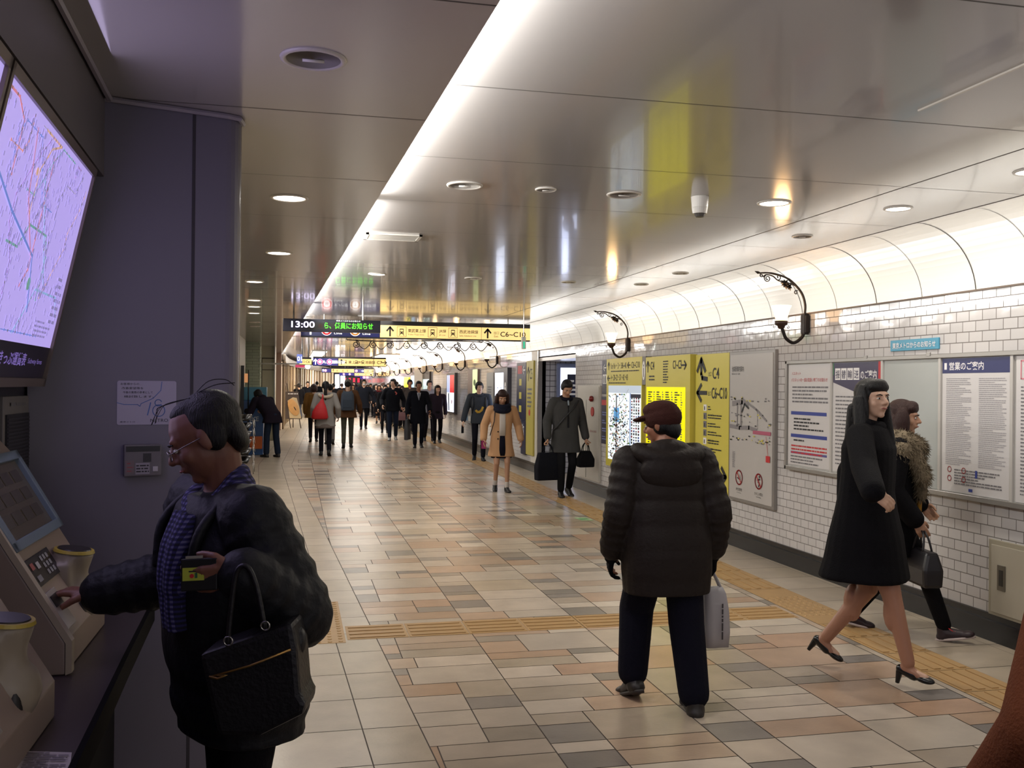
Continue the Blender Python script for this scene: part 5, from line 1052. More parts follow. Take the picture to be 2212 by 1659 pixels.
    def ring(f, zf, rx, ry, y0=0, n=22, up=True, ex=2.5):
        out = []
        for k in range(n):
            a = 2 * math.pi * k / n; c, s_ = math.cos(a), math.sin(a); x = rx * math.copysign(abs(c) ** (2 / ex), c); y = ry * math.copysign(abs(s_) ** (2 / ex), s_) + y0
            out.append(f.U @ Vector((x * f.H, y * f.H, zf * f.H)) if up else Vector((x * f.H, y * f.H, f.hz + (zf - .525) * f.H)))
        return out
    def pants(f, m_, rt=.085, rk=.062, rh=.052, name='trousers', stop=.93, cut=None):
        mb = MB(); s = f.s; mb.ell((0, 0, f.hz + .015), (.1 * f.H, .068 * f.H, .07 * f.H), None, 14)
        for i in range(2):
            e = f.knee[i].lerp(f.ank[i], stop); mb.cap(f.hip[i], f.knee[i], rt * s, rk * s, 14); mb.cap(f.knee[i], e, rk * s, rh * s, 14)
        return fused(mb, name, m_, f.t, f.v * 1.3, 3)
    def shoes(f, m_, kind='shoe', sole='#1a1716'):
        s = f.s
        for i in range(2):
            F = f.foot(i); q = lambda x, y, z: F @ Vector((x * s, y * s, z * s)); mb = MB(); Rm = F.to_3x3()
            if kind == 'pump':
                mb.cap(q(0, -.035, -.045), q(0, .04, -.062), .027 * s, .03 * s, 10); mb.ell(q(0, .10, -.068), (.036 * s, .055 * s, .02 * s), Rm, 12)
                o = fused(mb, 'shoe', m_, f.t, .005, 3); MB().tube([q(0, -.04, -.06), q(0, -.045, -.13)], [.020 * s, .011 * s], 10).build('heel', m_, o)
                continue
            mb.cap(q(0, -.015, .0), q(0, -.02, -.045), .04 * s, .042 * s, 10); mb.cap(q(0, 0, -.03), q(0, .09, -.05), .042 * s, .033 * s, 12); mb.ell(q(0, .125, -.052), (.043 * s, .055 * s, .027 * s), Rm, 12); mb.ell(q(0, -.035, -.05), (.038 * s, .035 * s, .03 * s), Rm, 12)
            if kind == 'boot': mb.cap(q(0, -.01, .0), q(0, -.01, .09), .045 * s, .048 * s, 12)
            o = fused(mb, 'shoe', m_, f.t, max(.006, f.v * .8), 2)
            r = []
            for k in range(16):
                a = 2 * math.pi * k / 16; r.append((.043 * math.cos(a), .05 + .128 * math.sin(a)))
            mb = MB(); mb.loft([[q(x, y, -.077) for x, y in r], [q(x, y, -.062) for x, y in r]]); mb.build('sole', mat(sole, .6), o, True)
            if kind == 'laced':
                mb = MB(); [mb.tube([q(-.025, .03 + .018 * k, -.012 - .008 * k), q(0, .035 + .018 * k, -.003 - .008 * k), q(.026, .042 + .018 * k, -.014 - .008 * k)], .004 * s, 6) for k in range(4)]
                mb.tube([q(0, .03, 0), q(.03, .02, .01), q(.04, .05, -.015)], .0035 * s, 6); mb.build('laces', mat('#c8262c', .5), o, True)
    def coat(f, m_, rings, rsh=.046, rel=.043, rwr=.036, name='coat', neck=True, sleeve_end=.94, puff=0, down=True, smooth=3, vox=None):
        """rings: (height fraction, half width, half depth, forward offset)"""
        mb = MB(); H = f.H; rr = []
        if puff:
            R2 = []
            for (a, b) in zip(rings[:-1], rings[1:]):
                n = max(2, round(abs(a[0] - b[0]) / puff * 4))
                for k in range(n): R2.append([a[j] + (b[j] - a[j]) * k / n for j in range(4)])
            R2.append(list(rings[-1])); rings = [[z, x + .006 * (abs(math.sin(math.pi * z / puff)) ** .5 - .5), y + .006 * (abs(math.sin(math.pi * z / puff)) ** .5 - .5), o] for z, x, y, o in R2]
        for z, x, y, o in rings: rr.append(f.ring(z, x, y, o, up=(z >= .50)))
        mb.loft(rr)
        for i in range(2):
            sg = -1 if i == 0 else 1; e = f.el[i]; w_ = e.lerp(f.wr[i], sleeve_end)
            mb.cap(f.P(sg * .035, -.004, .825), f.sh[i], .034 * H, rsh * H, 12)
            if puff:
                for (a, b, r0, r1, n) in ((f.sh[i], e, rsh, rel, 4), (e, w_, rel, rwr, 4)):
                    for k in range(n):
                        c0, c1 = a.lerp(b, k / n), a.lerp(b, (k + 1) / n); rm = (r0 + (r1 - r0) * (k + .5) / n) * H; mb.ell(c0.lerp(c1, .5), (rm * 1.05, rm * 1.05, (c1 - c0).length * .85), (c1 - c0).normalized().to_track_quat('Z', 'Y').to_matrix(), 14)
                mb.cap(f.sh[i], e, rsh * H * .97, rel * H * .97, 12); mb.cap(e, w_, rel * H * .97, rwr * H * .97, 12)
            else: mb.cap(f.sh[i], e, rsh * H, rel * H, 14); mb.cap(e, w_, rel * H, rwr * H, 14)
        return fused(mb, name, m_, f.t, vox or f.v * 1.25, smooth)
    def skirt(f, m_, rings, name='skirt'):
        mb = MB(); mb.loft([f.ring(z, x, y, o, up=False) for z, x, y, o in rings]); return fused(mb, name, m_, f.t, f.v * 1.25, 2)
    def hm(f, shapes, m_, name='hair', caps=(), vox=None, smooth=3):
        mb = MB(); q = f.hs; Rm = f.Mh.to_3x3() * (1 / q)
        for c, r in shapes: mb.ell(f.Mh @ Vector(c), [k * q for k in r], Rm, 16)
        for a, b, r0, r1 in caps: mb.cap(f.Mh @ Vector(a), f.Mh @ Vector(b), r0 * q, r1 * q, 12)
        return fused(mb, name, m_, f.t, vox or f.v, smooth)
    def hair(f, kind='short', c='k'):
        top = [((0, -.022, .042), (.083, .096, .084)), ((0, .038, .084), (.062, .046, .034))]; sd = [((s_ * .068, -.022, .012), (.019, .055, .055)) for s_ in (-1, 1)]
        if kind == 'short': sh = top + sd + [((0, -.07, -.01), (.065, .04, .06))]
        elif kind == 'mop': sh = top + [((0, .046, .070), (.068, .040, .036))] + [((s_ * .07, -.008, .01), (.022, .06, .062)) for s_ in (-1, 1)] + [((0, -.07, -.02), (.072, .045, .075))]
        elif kind == 'bob': sh = top + [((0, .046, .068), (.069, .040, .038))] + [((s_ * .078, .0, -.02), (.026, .055, .1)) for s_ in (-1, 1)] + [((0, -.062, -.03), (.092, .058, .11))]
        elif kind == 'wavy': sh = top + [((0, .046, .066), (.070, .041, .040))] + [((s_ * .088, .0, -.05), (.036, .055, .12)) for s_ in (-1, 1)] + [((s_ * .1, -.02, -.12), (.035, .045, .06)) for s_ in (-1, 1)] + [((0, -.065, -.07), (.1, .06, .14))]
        else: sh = top + [((0, .046, .068), (.069, .040, .038))] + [((s_ * .076, -.005, -.06), (.022, .05, .15)) for s_ in (-1, 1)] + [((0, -.065, -.1), (.092, .05, .2))]
        return f.hm(sh, HAIRM[c] if c in HAIRM else c)
    def locks(f, c='k'):
        return f.hm([], HAIRM[c], 'long_locks', [((s_ * .078, .0, .0), (s_ * .10, .035, -.25), .03, .02) for s_ in (-1, 1)] + [((s_ * .085, -.02, .0), (s_ * .115, .0, -.27), .03, .022) for s_ in (-1, 1)] + [((x, -.09, -.05), (x * 1.3, -.125, -.30), .035, .025) for x in (-.06, -.02, .02, .06)])
    def mask(f): return f.hm([((0, .066, -.05), (.05, .034, .04))], mat('#d8d8dc', .6), 'face_mask')
    def collar(f, m_, r=.075, rr=.026, z=.838, name='collar', n=20, dy=0, sz=1):
        mb = MB(); mb.tube([f.P(r / 1.7 * math.cos(2 * math.pi * k / n), (r * .85 + 0) / 1.7 * math.sin(2 * math.pi * k / n) + dy, z - .012 * math.sin(2 * math.pi * k / n)) for k in range(n)], rr * f.s, 10, True)
        return fused(mb, name, m_, f.t, min(.01, f.v), 2) if sz else mb.build(name, m_, f.t, True)
CLOTH = lambda c, r=.85, **k: mat(c, r, spec=.12, bump=.35, bscale=160, **k)
STD = [(.83, .05, .04, -.01), (.815, .098, .052, -.005), (.76, .112, .062, 0), (.68, .104, .064, 0), (.60, .098, .064, 0), (.53, .106, .068, 0), (.46, .112, .070, 0)]
def rings(hem, wb=1., flare=0., base=STD):
    out = [(z, x * wb, y * wb, o) for z, x, y, o in base if z > hem + .02]; z, x, y, o = out[-1]; out.append((hem, x + flare + (z - hem) * .03, y + flare * .8 + (z - hem) * .03, o)); return out
def bag(name, label, cat, top, rz, w_, h_, d_, m_, drop=.14, taper=.9, hm_=None):
    t = thing(name, label, cat, top, R(rz)); hm_ = hm_ or m_
    r = lambda sx, sy, z: [(-sx, -sy, z), (sx, -sy, z), (sx, sy, z), (-sx, sy, z)]
    mb = MB(); mb.loft([r(w_ / 2, d_ / 2, -drop - h_), r(w_ / 2 * 1.02, d_ / 2 * 1.1, -drop - h_ * .5), r(w_ / 2 * taper, d_ / 2 * .6, -drop)]); mb.build('bag_body', m_, t, False, min(.02, d_ * .2))
    for sg in (-1, 1): MB().tube(bez([(-w_ * .22, sg * d_ * .25, -drop - .01), (-w_ * .16, sg * d_ * .12, -drop * .4), (0, sg * .006, -.005), (w_ * .16, sg * d_ * .12, -drop * .4), (w_ * .22, sg * d_ * .25, -drop - .01)], 5), .007, 8).build('handle', hm_, t, True)
    return t
def G(px, py): p = hit(px, py, 2, 0); return Vector((p.x, p.y, 0))
BLK = CLOTH('#0e0d11'); 
# ---- 1. the man at the ticket machine
PUF = mat('#0c0d12', .6, spec=.3, bump=.25, bscale=60, name='navy_nylon')
Pw = dep(480, 1300, 2.52); POS = Vector((Pw.x + .02, Pw.y + .03, 0))
LH = dep(515, 1232, 2.22); RH = dep(205, 1282, 2.74)
f = Fig('person', 'man in a dark puffer jacket, plaid scarf and glasses reaching into the ticket machine', POS + Vector((.035, .01, 0)), 121, 1.575, .005, lean=9, feet=((.03, .05, 0), (.03, -.08, 0)), arms=(LH, RH), pitch=24, yaw=-24, skin='d',
        handd=(((-.9, .1, -.25), (.1, .9, .3), (0.1, -.2, .95)), ((-1, .1, .1), (0, 0, -1), (0, -1, .1))), twist=-6, sw=.12)
f.pants(CLOTH('#0f0e12')); f.shoes(mat('#0e0c0c', .4))
f.coat(PUF, [(.845, .056, .05, -.006), (.825, .10, .066, -.004), (.77, .128, .088, 0), (.70, .132, .10, .005), (.62, .132, .104, .01), (.54, .134, .104, .01), (.47, .130, .098, .006), (.43, .122, .09, .004)], .056, .056, .044, 'puffer_jacket', puff=.09, sleeve_end=.90, smooth=4)
f.hm([((0, -.036, .042), (.081, .088, .082)), ((0, -.005, .088), (.055, .06, .03)), ((.066, -.03, .0), (.016, .036, .045)), ((-.066, -.03, .0), (.016, .036, .045)), ((0, -.078, -.02), (.062, .034, .06))], HAIRM['k'])
mb = MB(); h = lambda x, y, z: f.Mh @ Vector((x, y, z))
for k in range(4):
    x = -.03 + k * .018; rg_ = random.Random(k); mb.tube(bez([h(x, -.02, .115), h(x - .01, .04 + .02 * rg_.random(), .128), h(x, .075, .11 + .01 * rg_.random()), h(x + .005, .092 + .015 * rg_.random(), .095)], 4), .0008, 5)
mb.tube(bez([h(-.02, -.02, .118), h(-.03, -.09, .118), h(-.02, -.14, .10)], 5), .0013, 5); mb.tube(bez([h(.01, -.03, .12), h(.0, -.08, .135), h(.01, -.12, .12), h(.0, -.135, .095)], 5), .0013, 5); mb.build('hair_wisps', HAIRM['k'], f.t, True)
gl = MB()
for sg in (-1, 1):
    gl.tube([h(sg * .032 + .021 * math.cos(2 * math.pi * k / 18), .098 - .004 * abs(math.cos(2 * math.pi * k / 18)), -.002 + .0145 * math.sin(2 * math.pi * k / 18)) for k in range(18)], .0012, 6, True)
    gl.tube([h(sg * .053, .092, .002), h(sg * .074, .05, .006), h(sg * .079, .0, .008), h(sg * .08, -.012, -.006)], .0012, 6)
gl.tube([h(-.011, .1, .002), h(.011, .1, .002)], .0012, 6); gl.build('glasses', mat('#8d8782', .25, metal=.8), f.t, True)
# plaid scarf
M = bpy.data.materials.new('plaid_wool'); M.use_nodes = True; nt = M.node_tree; N = nt.nodes; L = nt.links; b = N['Principled BSDF']; b.inputs['Roughness'].default_value = .9
tc = N.new('ShaderNodeTexCoord'); mxs = []
for ax, sc in (('X', 44), ('Z', 52)):
    wv = N.new('ShaderNodeTexWave'); wv.bands_direction = ax; wv.inputs['Scale'].default_value = sc / 2; L.new(tc.outputs['Object'], wv.inputs['Vector']); cr = N.new('ShaderNodeMath'); cr.operation = 'GREATER_THAN'; cr.inputs[1].default_value = .55; L.new(wv.outputs['Fac'], cr.inputs[0]); mxs.append(cr)
ad = N.new('ShaderNodeMath'); ad.operation = 'ADD'; L.new(mxs[0].outputs[0], ad.inputs[0]); L.new(mxs[1].outputs[0], ad.inputs[1])
rp = N.new('ShaderNodeValToRGB'); rp.color_ramp.interpolation = 'CONSTANT'; rp.color_ramp.elements[0].color = (*srgb('#0e0c22'), 1); rp.color_ramp.elements[1].position = .7; rp.color_ramp.elements[1].color = (*srgb('#5c5880'), 1); e_ = rp.color_ramp.elements.new(.35); e_.color = (*srgb('#232052'), 1)
hf = N.new('ShaderNodeMath'); hf.operation = 'MULTIPLY'; hf.inputs[1].default_value = .5; L.new(ad.outputs[0], hf.inputs[0]); L.new(hf.outputs[0], rp.inputs[0]); L.new(rp.outputs[0], b.inputs['Base Color']); PLAID = M
mb = MB(); n = 22
for (r0, z0, rr, ph) in ((.072, .842, .028, 0), (.080, .828, .03, 1.2)):
    mb.tube([f.P(r0 / 1.63 * math.cos(2 * math.pi * k / n), .004 + r0 * .95 / 1.63 * math.sin(2 * math.pi * k / n), z0 - .022 * math.sin(2 * math.pi * k / n) + .006 * math.sin(4 * math.pi * k / n + ph)) for k in range(n)], rr, 12, True)
for (a, b_, c) in ((.0, .060, .0), (-.03, .066, .01)): mb.tube(bez([f.P(a, .058, .815), f.P(a - .012, .094, .76), f.P(a - .02, .108, .70), f.P(a - .03 + c, .112, .645)], 6), [.036] * 6 + [.034] * 6 + [.03] * 7, 10)
fused(mb, 'scarf', PLAID, f.t, .006, 3)
mb = MB(); mb.tube(bez([f.P(-.055, .03, .83), f.P(-.06, .065, .78), f.P(-.045, .088, .72)], 5), [.012] * 11, 8); mb.build('shirt_collar', mat('#7d7a86', .7), f.t, True)
for sg in (-1, 1):
    mb = MB(); mb.tube(bez([f.P(sg * .06, -.03, .845), f.P(sg * .078, .03, .83), f.P(sg * .085, .075, .79), f.P(sg * .08, .095, .72)], 6), [.014] * 19, 10)
    fused(mb, 'raised_collar', PUF, f.t, .006, 3)
# wallet and tote bag
hw = f.M @ (f.wr[0] + Vector(f.hd[0][0]).normalized() * .075 + Vector(f.hd[0][1]).normalized() * .03)
c = dep(418, 1240, 2.2)
t = thing('wallet', 'open black wallet with a yellow-green card window held in the man\'s left hand', 'wallet', c, 0)
e1 = (_rt * 1.0 + _up * .05).normalized(); e2 = _up; 
mb = MB(); mb.obox(-e1 * .03 - e2 * .04, e1 * .085, e2 * .075, _fw * .012); mb.build('wallet_body', mat('#0c0b0b', .5), t, False, .003)
mb = MB(); mb.obox(-e1 * .025 - e2 * .015 - _fw * .002, e1 * .05, e2 * .03, _fw * .002); mb.build('card_window', mat('#a9b03e', .4), t)
mb = MB(); mb.obox(-e1 * .02 + e2 * .033 + _fw * .004, e1 * .04, e2 * .008, _fw * .002); mb.build('banknote', mat('#8a8678', .6), t)
s = Sheet(-e1 * .01 - e2 * .013 - _fw * .0025, e1, e2, .0006); s.n = -_fw; s.disc(.007, .009, .005, REDP, 1); s.rect(.014, .004, .02, .016, mat('#2a5a3a', .5)); s.rect(.0, .018, .022, .021, BLACKP); s.done(t)
tt = dep(545, 1290, 2.24); LTH = mat('#121013', .45, spec=.4, bump=.2, bscale=90, name='black_leather')
t = thing('tote_bag', 'black leather tote bag with a brass zip hanging from the man\'s forearm', 'bag', tt, 0)
def T_(px, py, d=2.24): return dep(px, py, d) - tt
F_ = [(430, 1415), (630, 1345), (640, 1400), (648, 1500), (660, 1520), (655, 1545), (560, 1592), (470, 1590), (455, 1530)]
mb = MB(); mb.prism([T_(x, y, 2.18) for x, y in F_], _fw * .13); o = mb.build('bag_body', LTH, t, False, .015)
mb = MB(); mb.tube([T_(452, 1463, 2.175), T_(540, 1438, 2.175), T_(628, 1403, 2.175)], .0028, 6); mb.build('zip', mat('#a8834a', .3, metal=.8), t, True); mb = MB(); mb.tube([T_(452, 1462, 2.17), T_(470, 1466, 2.17), T_(490, 1458, 2.17), T_(470, 1460, 2.17)], .003, 6); mb.build('zip_pull', mat('#8a6a3a', .3, metal=.8), t, True)
for d_ in (2.17, 2.32):
    mb = MB(); mb.tube(bez([T_(492, 1395, d_), T_(500, 1310, d_), T_(512, 1235, d_ + .0), T_(535, 1225, d_), T_(555, 1270, d_), T_(573, 1362, d_)], 6), .006, 8); mb.build('handle', LTH, t, True)
for (x, y) in ((493, 1385), (573, 1352)): 
    mb = MB(); c = T_(x, y, 2.165); mb.tube([c + (_rt * math.cos(2 * math.pi * k / 12) + _up * math.sin(2 * math.pi * k / 12)) * .01 for k in range(12)], .002, 6, True); mb.build('ring', STEEL, t, True)
mb = MB(); mb.ell(T_(645, 1385, 2.25), (.02, .03, .035)); mb.build('side_tab', LTH, t, True)

# ---- 2. the man in the brown puffer jacket, seen from behind
BRP = mat('#1f1815', .65, spec=.22, bump=.25, bscale=60, name='brown_nylon')
pos = (G(1372, 1488) + G(1512, 1545)) / 2 + Vector((-.03, -.06, 0))
f = Fig('person', 'man in a brown hooded puffer jacket and brown cap walking away with a white bag', pos, -4, 1.525, .006, lean=7, feet=((.045, .16, 22), (.03, -.12, 0)), arms=((.05, .02, -.30), (.05, .0, -.30)), pitch=6, yaw=48, skin='b', sw=.122, hs=.97)
f.pants(CLOTH('#10101c'), .112, .10, .086, stop=.93); f.s *= 1.25; f.shoes(mat('#26211f', .5), sole='#2c2624'); f.s /= 1.25
f.coat(BRP, [(.87, .055, .05, -.01), (.845, .10, .07, -.008), (.79, .128, .085, -.004), (.70, .136, .096, 0), (.6, .144, .1, 0), (.5, .147, .102, 0), (.43, .147, .10, 0), (.385, .14, .095, 0)], .058, .052, .045, 'puffer_jacket', puff=.085, sleeve_end=.9)
mb = MB(); mb.tube([f.P(.1 * math.cos(R(a)), -.035 + .05 * math.sin(R(a)), .845 - .03 * max(0, -math.sin(R(a)))) for a in range(0, 360, 15)], .045, 12, True); mb.ell(f.P(0, -.075, .775), (.165, .06, .105), None, 16); mb.ell(f.P(0, -.05, .845), (.12, .07, .06), None, 16)
for sg in (-1, 1): mb.cap(f.P(sg * .05, -.02, .845), f.P(sg * .135, -.01, .815), .035, .03)
fused(mb, 'hood', BRP, f.t, .008, 3)
CAPM = CLOTH('#3a201c'); f.hm([((0, -.012, .042), (.092, .103, .085)), ((0, .0, .085), (.085, .095, .05))], CAPM, 'cap'); f.hm([((0, .11, .045), (.06, .05, .014)), ((0, .08, .05), (.07, .05, .016))], CAPM, 'cap_brim', vox=.005)
f.hm([((0, -.055, -.025), (.066, .045, .06)), ((.05, -.02, -.01), (.03, .05, .04)), ((-.05, -.02, -.01), (.03, .05, .04))], HAIRM['k'])
GLV = CLOTH('#0d0c0f')
for i in range(2):
    mb = MB(); dd, nn, tt_ = f.hd[i]; hand(mb, f.wr[i], dd, nn, tt_, 25, 1.12); mb.cap(f.el[i].lerp(f.wr[i], .82), f.wr[i] + Vector(dd).normalized() * .03, .044, .036); fused(mb, 'glove', GLV, f.t, .005, 2)
PB = mat('#a6a2a6', .45, name='white_plastic_bag'); tp = f.hand[1] + Vector((0.0, .02, -.02))
t = thing('shopping_bag', 'white plastic shopping bag with dark lettering hanging from the gloved right hand', 'bag', tp, 0)
mb = MB(); rr = lambda w_, d_, z, o: [Vector((o + .78 * w_ * c_, d_ * s_, z)) for c_, s_ in ((-1, -.8), (-.4, -1), (.3, -.85), (1, -1), (1, 1), (.3, .85), (-.4, 1), (-1, .8))]
mb.loft([rr(.075, .03, -.41, .035), rr(.082, .045, -.33, .03), rr(.078, .05, -.22, .025), rr(.07, .035, -.13, .02), rr(.062, .02, -.1, .015)]); mb.build('bag_body', PB, t, True)
for sg in (-1, 1): MB().tube(bez([(-.03, sg * .012, -.11), (-.02, sg * .01, -.05), (0, 0, -.0), (.03, sg * .01, -.05), (.06, sg * .012, -.11)], 5), .006, 6).build('handle', PB, t, True)
s = Sheet((.055, -.055, -.36), (0, 0, 1), (-1, 0, 0), .003); s.n = Vector((0, -1, 0)); s.lines(0, 0, .2, .02, 1, mat('#3a3438', .5), 1, seed=12); s.done(t)

# ---- 3. woman in the long black coat
KB = CLOTH('#0b0a0e'); LEG = SKIN['leg']
pos = (G(1775, 1418) + G(1935, 1478)) / 2 + Vector((-.03, -.12, 0))
f = Fig('person', 'woman with long black hair in a long black coat and black heels striding right', pos, -136, 1.63, .0055, lean=1, feet=((-.01, -.23, 30), (-.01, .24, 6)), arms=((.05, -.10, -.29), dep(1893, 1090, 4.62)), pitch=-3, yaw=-34, skin='c', sw=.105, heel=.05, handd=(None, ((.75, -.2, -.5), (-.2, .9, -.2), (.5, 0, .8))))
f.body.data.materials[0] = SKIN['c']
f.shoes(mat('#0a090a', .3), 'pump')
mb = MB()
for i in range(2):
    mb.cap(f.hip[i], f.knee[i], .084 * f.s, .059 * f.s, 14); mb.cap(f.knee[i], f.ank[i], .056 * f.s, .037 * f.s, 14); k = f.knee[i].lerp(f.ank[i], .3); mb.ell(k + Vector((0, -.014, 0)), (.048, .053, .11), None, 12); F = f.foot(i); mb.cap(F @ Vector((0, -.012, -.03)), F @ Vector((0, .07, -.058)), .029, .024, 10)
fused(mb, 'stockings', LEG, f.t, .006, 2)
f.coat(KB, [(.855, .05, .045, 0), (.83, .10, .062, 0), (.77, .124, .084, .004), (.69, .122, .084, .004), (.62, .122, .086, 0), (.55, .13, .098, 0), (.47, .140, .118, 0), (.39, .142, .132, -.002), (.335, .152, .145, -.005), (.325, .15, .143, -.005)], .045, .043, .038, 'long_coat', sleeve_end=.93)
f.collar(KB, .078, .034, .852, 'high_collar'); f.hair('long', 'k'); f.locks()
# ---- 4. woman with the fur collar
pos = (G(1862, 1352) + G(2015, 1385)) / 2 + Vector((-.02, .0, 0)); FUR = mat('#6b5f4c', .9, bump=1., bscale=45, var=.35, vscale=18, name='fur')
f = Fig('person', 'woman with brown hair, a fur collar and mustard top striding right by the notices', pos, -122, 1.58, .006, lean=3, feet=((.0, -.26, 12), (.0, .30, -12)), arms=((.02, .10, -.25), (.03, .06, -.285)), pitch=4, yaw=-12, skin='a', sw=.108)
f.pants(CLOTH('#0c0b0e'), .085, .062, .05); f.shoes(mat('#2a1a20', .5), 'laced', '#b8a8a4')
f.coat(KB, [(.84, .05, .045, 0), (.82, .092, .056, 0), (.77, .110, .070, 0), (.69, .102, .068, 0), (.61, .105, .074, -.008), (.53, .118, .092, -.014), (.45, .128, .112, -.02), (.38, .135, .125, -.026), (.37, .13, .12, -.026)], .047, .046, .04, 'black_coat')
mb = MB(); mb.loft([f.ring(z, x, y, o) for z, x, y, o in ((.79, .04, .01, .072), (.72, .034, .012, .082), (.62, .03, .012, .088), (.53, .026, .01, .092))]); mb.build('mustard_top', mat('#a8781e', .8), f.t, True)
mb = MB(); mb.tube([f.P(.075 * math.cos(R(a)), .005 + .058 * math.sin(R(a)), .838 - .03 * max(0, math.sin(R(a)))) for a in range(0, 360, 18)], .075, 12, True)
for sg in (-1, 1): mb.cap(f.P(sg * .075, .03, .82), f.P(sg * .07, .09, .70), .07, .055); mb.ell(f.P(sg * .11, -.005, .80), (.085, .085, .08)); mb.ell(f.P(sg * .05, -.07, .79), (.08, .06, .08)); 
mb.cap(f.P(.05, .085, .70), f.P(.04, .095, .62), .045, .035)
fc = fused(mb, 'fur_collar', FUR, f.t, .009, 2); rg_ = random.Random(9); tf = MB(); vv = fc.data.vertices
for k in range(2600):
    q = vv[rg_.randrange(len(vv))]; n_ = (q.normal + Vector((rg_.uniform(-.5, .5), rg_.uniform(-.5, .5), rg_.uniform(-.8, .1)))).normalized(); u = n_.orthogonal().normalized() * .003; v_ = n_.cross(u); l = rg_.uniform(.018, .04); c = q.co
    tf.add([c + u, c - u * .5 + v_ * .9, c - u * .5 - v_ * .9, c + n_ * l + Vector((0, 0, -.006))], [(0, 1, 3), (1, 2, 3), (2, 0, 3)])
tag(tf.build('fur_tufts', FUR, fc), kind='stuff'); f.hair('wavy', 'b')
hb = f.hand[1]; bag('handbag', 'dark handbag hanging between the two striding women', 'bag', hb + Vector((0, 0, .01)), 80, .30, .22, .12, mat('#131015', .35), .12)

# ---- 5. passer-by cut by the right edge, close to the viewer
BRC = CLOTH('#6a3a22', name='rust_brown_cloth')
f = Fig('person', 'passer-by in a rust-brown coat, only one shoulder showing at the right edge', (1.588, 1.385, 0), -10, 1.50, .009, lean=8, arms=((.10, .02, -.26), None), skin='b', sw=.125)
f.pants(CLOTH('#15121a')); f.shoes(mat('#0e0c0c', .4)); f.coat(BRC, rings(.38, 1.12, .02), .056, .056, .045, 'rust_brown_coat'); f.hair('bob', 'k')
# ---- people in the middle distance and in the crowd
def vx(y): return .007 if y < 17 else (.009 if y < 28 else .014)
def walker(label, px, py, face, H, coatc, hem=.45, hair='short', hc='k', legs=('pants', '#14141a'), st=.16, ph=1, wb=1., flare=.01, lean=2, pitch=4, yaw=0, arms=(None, None), skin='c', group=None, mask=False, shoec='#121012', rough=.85, pos=None, top=None, handd=(None, None), grip=(0, 0), sw=.112):
    p = pos or G(px, py)
    if p.x > 3.86: p = p * (3.86 / p.x)
    if p.y > 60: p = p * (60 / p.y)
    d = (p - Vector((0, 0, 0))).length; v = vx(p.y)
    a = (((.0, st * H, 6), (.0, -st * H, 26)) if ph > 0 else ((.0, -st * H, 26), (.0, st * H, 6))) if st else ((0, .03, 0), (0, -.03, 0))
    far = p.y > 29; back = abs(((face + 180) % 360) - 180) < 60
    ls = 1 if legs[0] == 'skirt' else .74
    f = Fig('person', label, p, face, H, v, lean=lean, feet=a, arms=arms, pitch=pitch, yaw=yaw, skin=skin, group=group, faceparts=not back and not far, handd=handd, grip=grip, sw=sw, ls=ls)
    C = CLOTH(coatc, rough)
    if legs[0] == 'pants': f.pants(legs[2] if len(legs) > 2 else CLOTH(legs[1]))
    elif legs[0] == 'skirt': f.skirt(CLOTH(legs[1]), [(.56, .085, .052, 0), (.47, .094, .058, 0), (legs[2], .104, .078, 0)])
    f.shoes(mat(shoec, .5)); f.coat(C, rings(hem, wb, flare), .044, .041, .035, 'coat' if hem < .48 else 'jacket'); f.hair(hair, hc)
    if mask: f.mask()
    return f
# girl in the beige coat
f = walker('young woman in an open beige coat and dark snood walking forward, looking down', 1082, 1062, 176, 1.53, '#b58d6a', .35, 'wavy', 'b', ('skirt', '#12121f', .335), .05, 1, 1.02, .02, 3, 24, skin='a', arms=((.075, .04, -.29), (.07, .02, -.29)), handd=(None, None))
f.body.data.materials[0] = SKIN['a']; SN = CLOTH('#1a1c2a'); 
mb = MB(); [mb.tube([f.P(.062 * math.cos(R(a)), .01 + .055 * math.sin(R(a)), z - .012 * math.sin(R(a))) for a in range(0, 360, 20)], r_, 12, True) for z, r_ in ((.85, .045), (.82, .05))]; fused(mb, 'snood', SN, f.t, .007, 3)
mb = MB(); mb.loft([f.ring(z, x, y, o) for z, x, y, o in ((.79, .03, .01, .056), (.68, .03, .012, .064), (.56, .03, .012, .068))]); mb.build('white_jumper', mat('#b9b2ae', .9), f.t, True)
mb = MB(); mb.loft([f.ring(z, x, y, o, up=False) for z, x, y, o in ((.56, .028, .01, .062), (.46, .03, .012, .070), (.36, .034, .012, .078))]); mb.build('skirt_front', CLOTH('#12121f'), f.t, True)
for i in range(2): e = f.knee[i].lerp(f.ank[i], .82); mb = MB(); mb.cap(e, f.ank[i] + Vector((0, 0, .0)), .036, .036, 12); fused(mb, 'sock', mat('#b8b0ac', .9), f.t, .007, 2)
for z in (.60, .53): MB().ell(f.P(.045, .074, z), (.012, .006, .012)).build('button', mat('#2a1c14', .4), f.t, True)
mb = MB(); mb.tube([f.P(.075, .05, .81), f.P(.085, .075, .70), f.P(.12, .04, .56)], .008, 6); mb.build('bag_strap', mat('#2a2020', .5), f.t, True)
t = thing('phone', 'small magenta phone held in the right hand of the young woman in beige', 'phone', f.hand[1] + Vector((0, -.02, -.01))); MB().box(-.035, -.005, -.06, .035, .005, .06).build('case', mat('#8a1f5a', .3), t, False, .003)
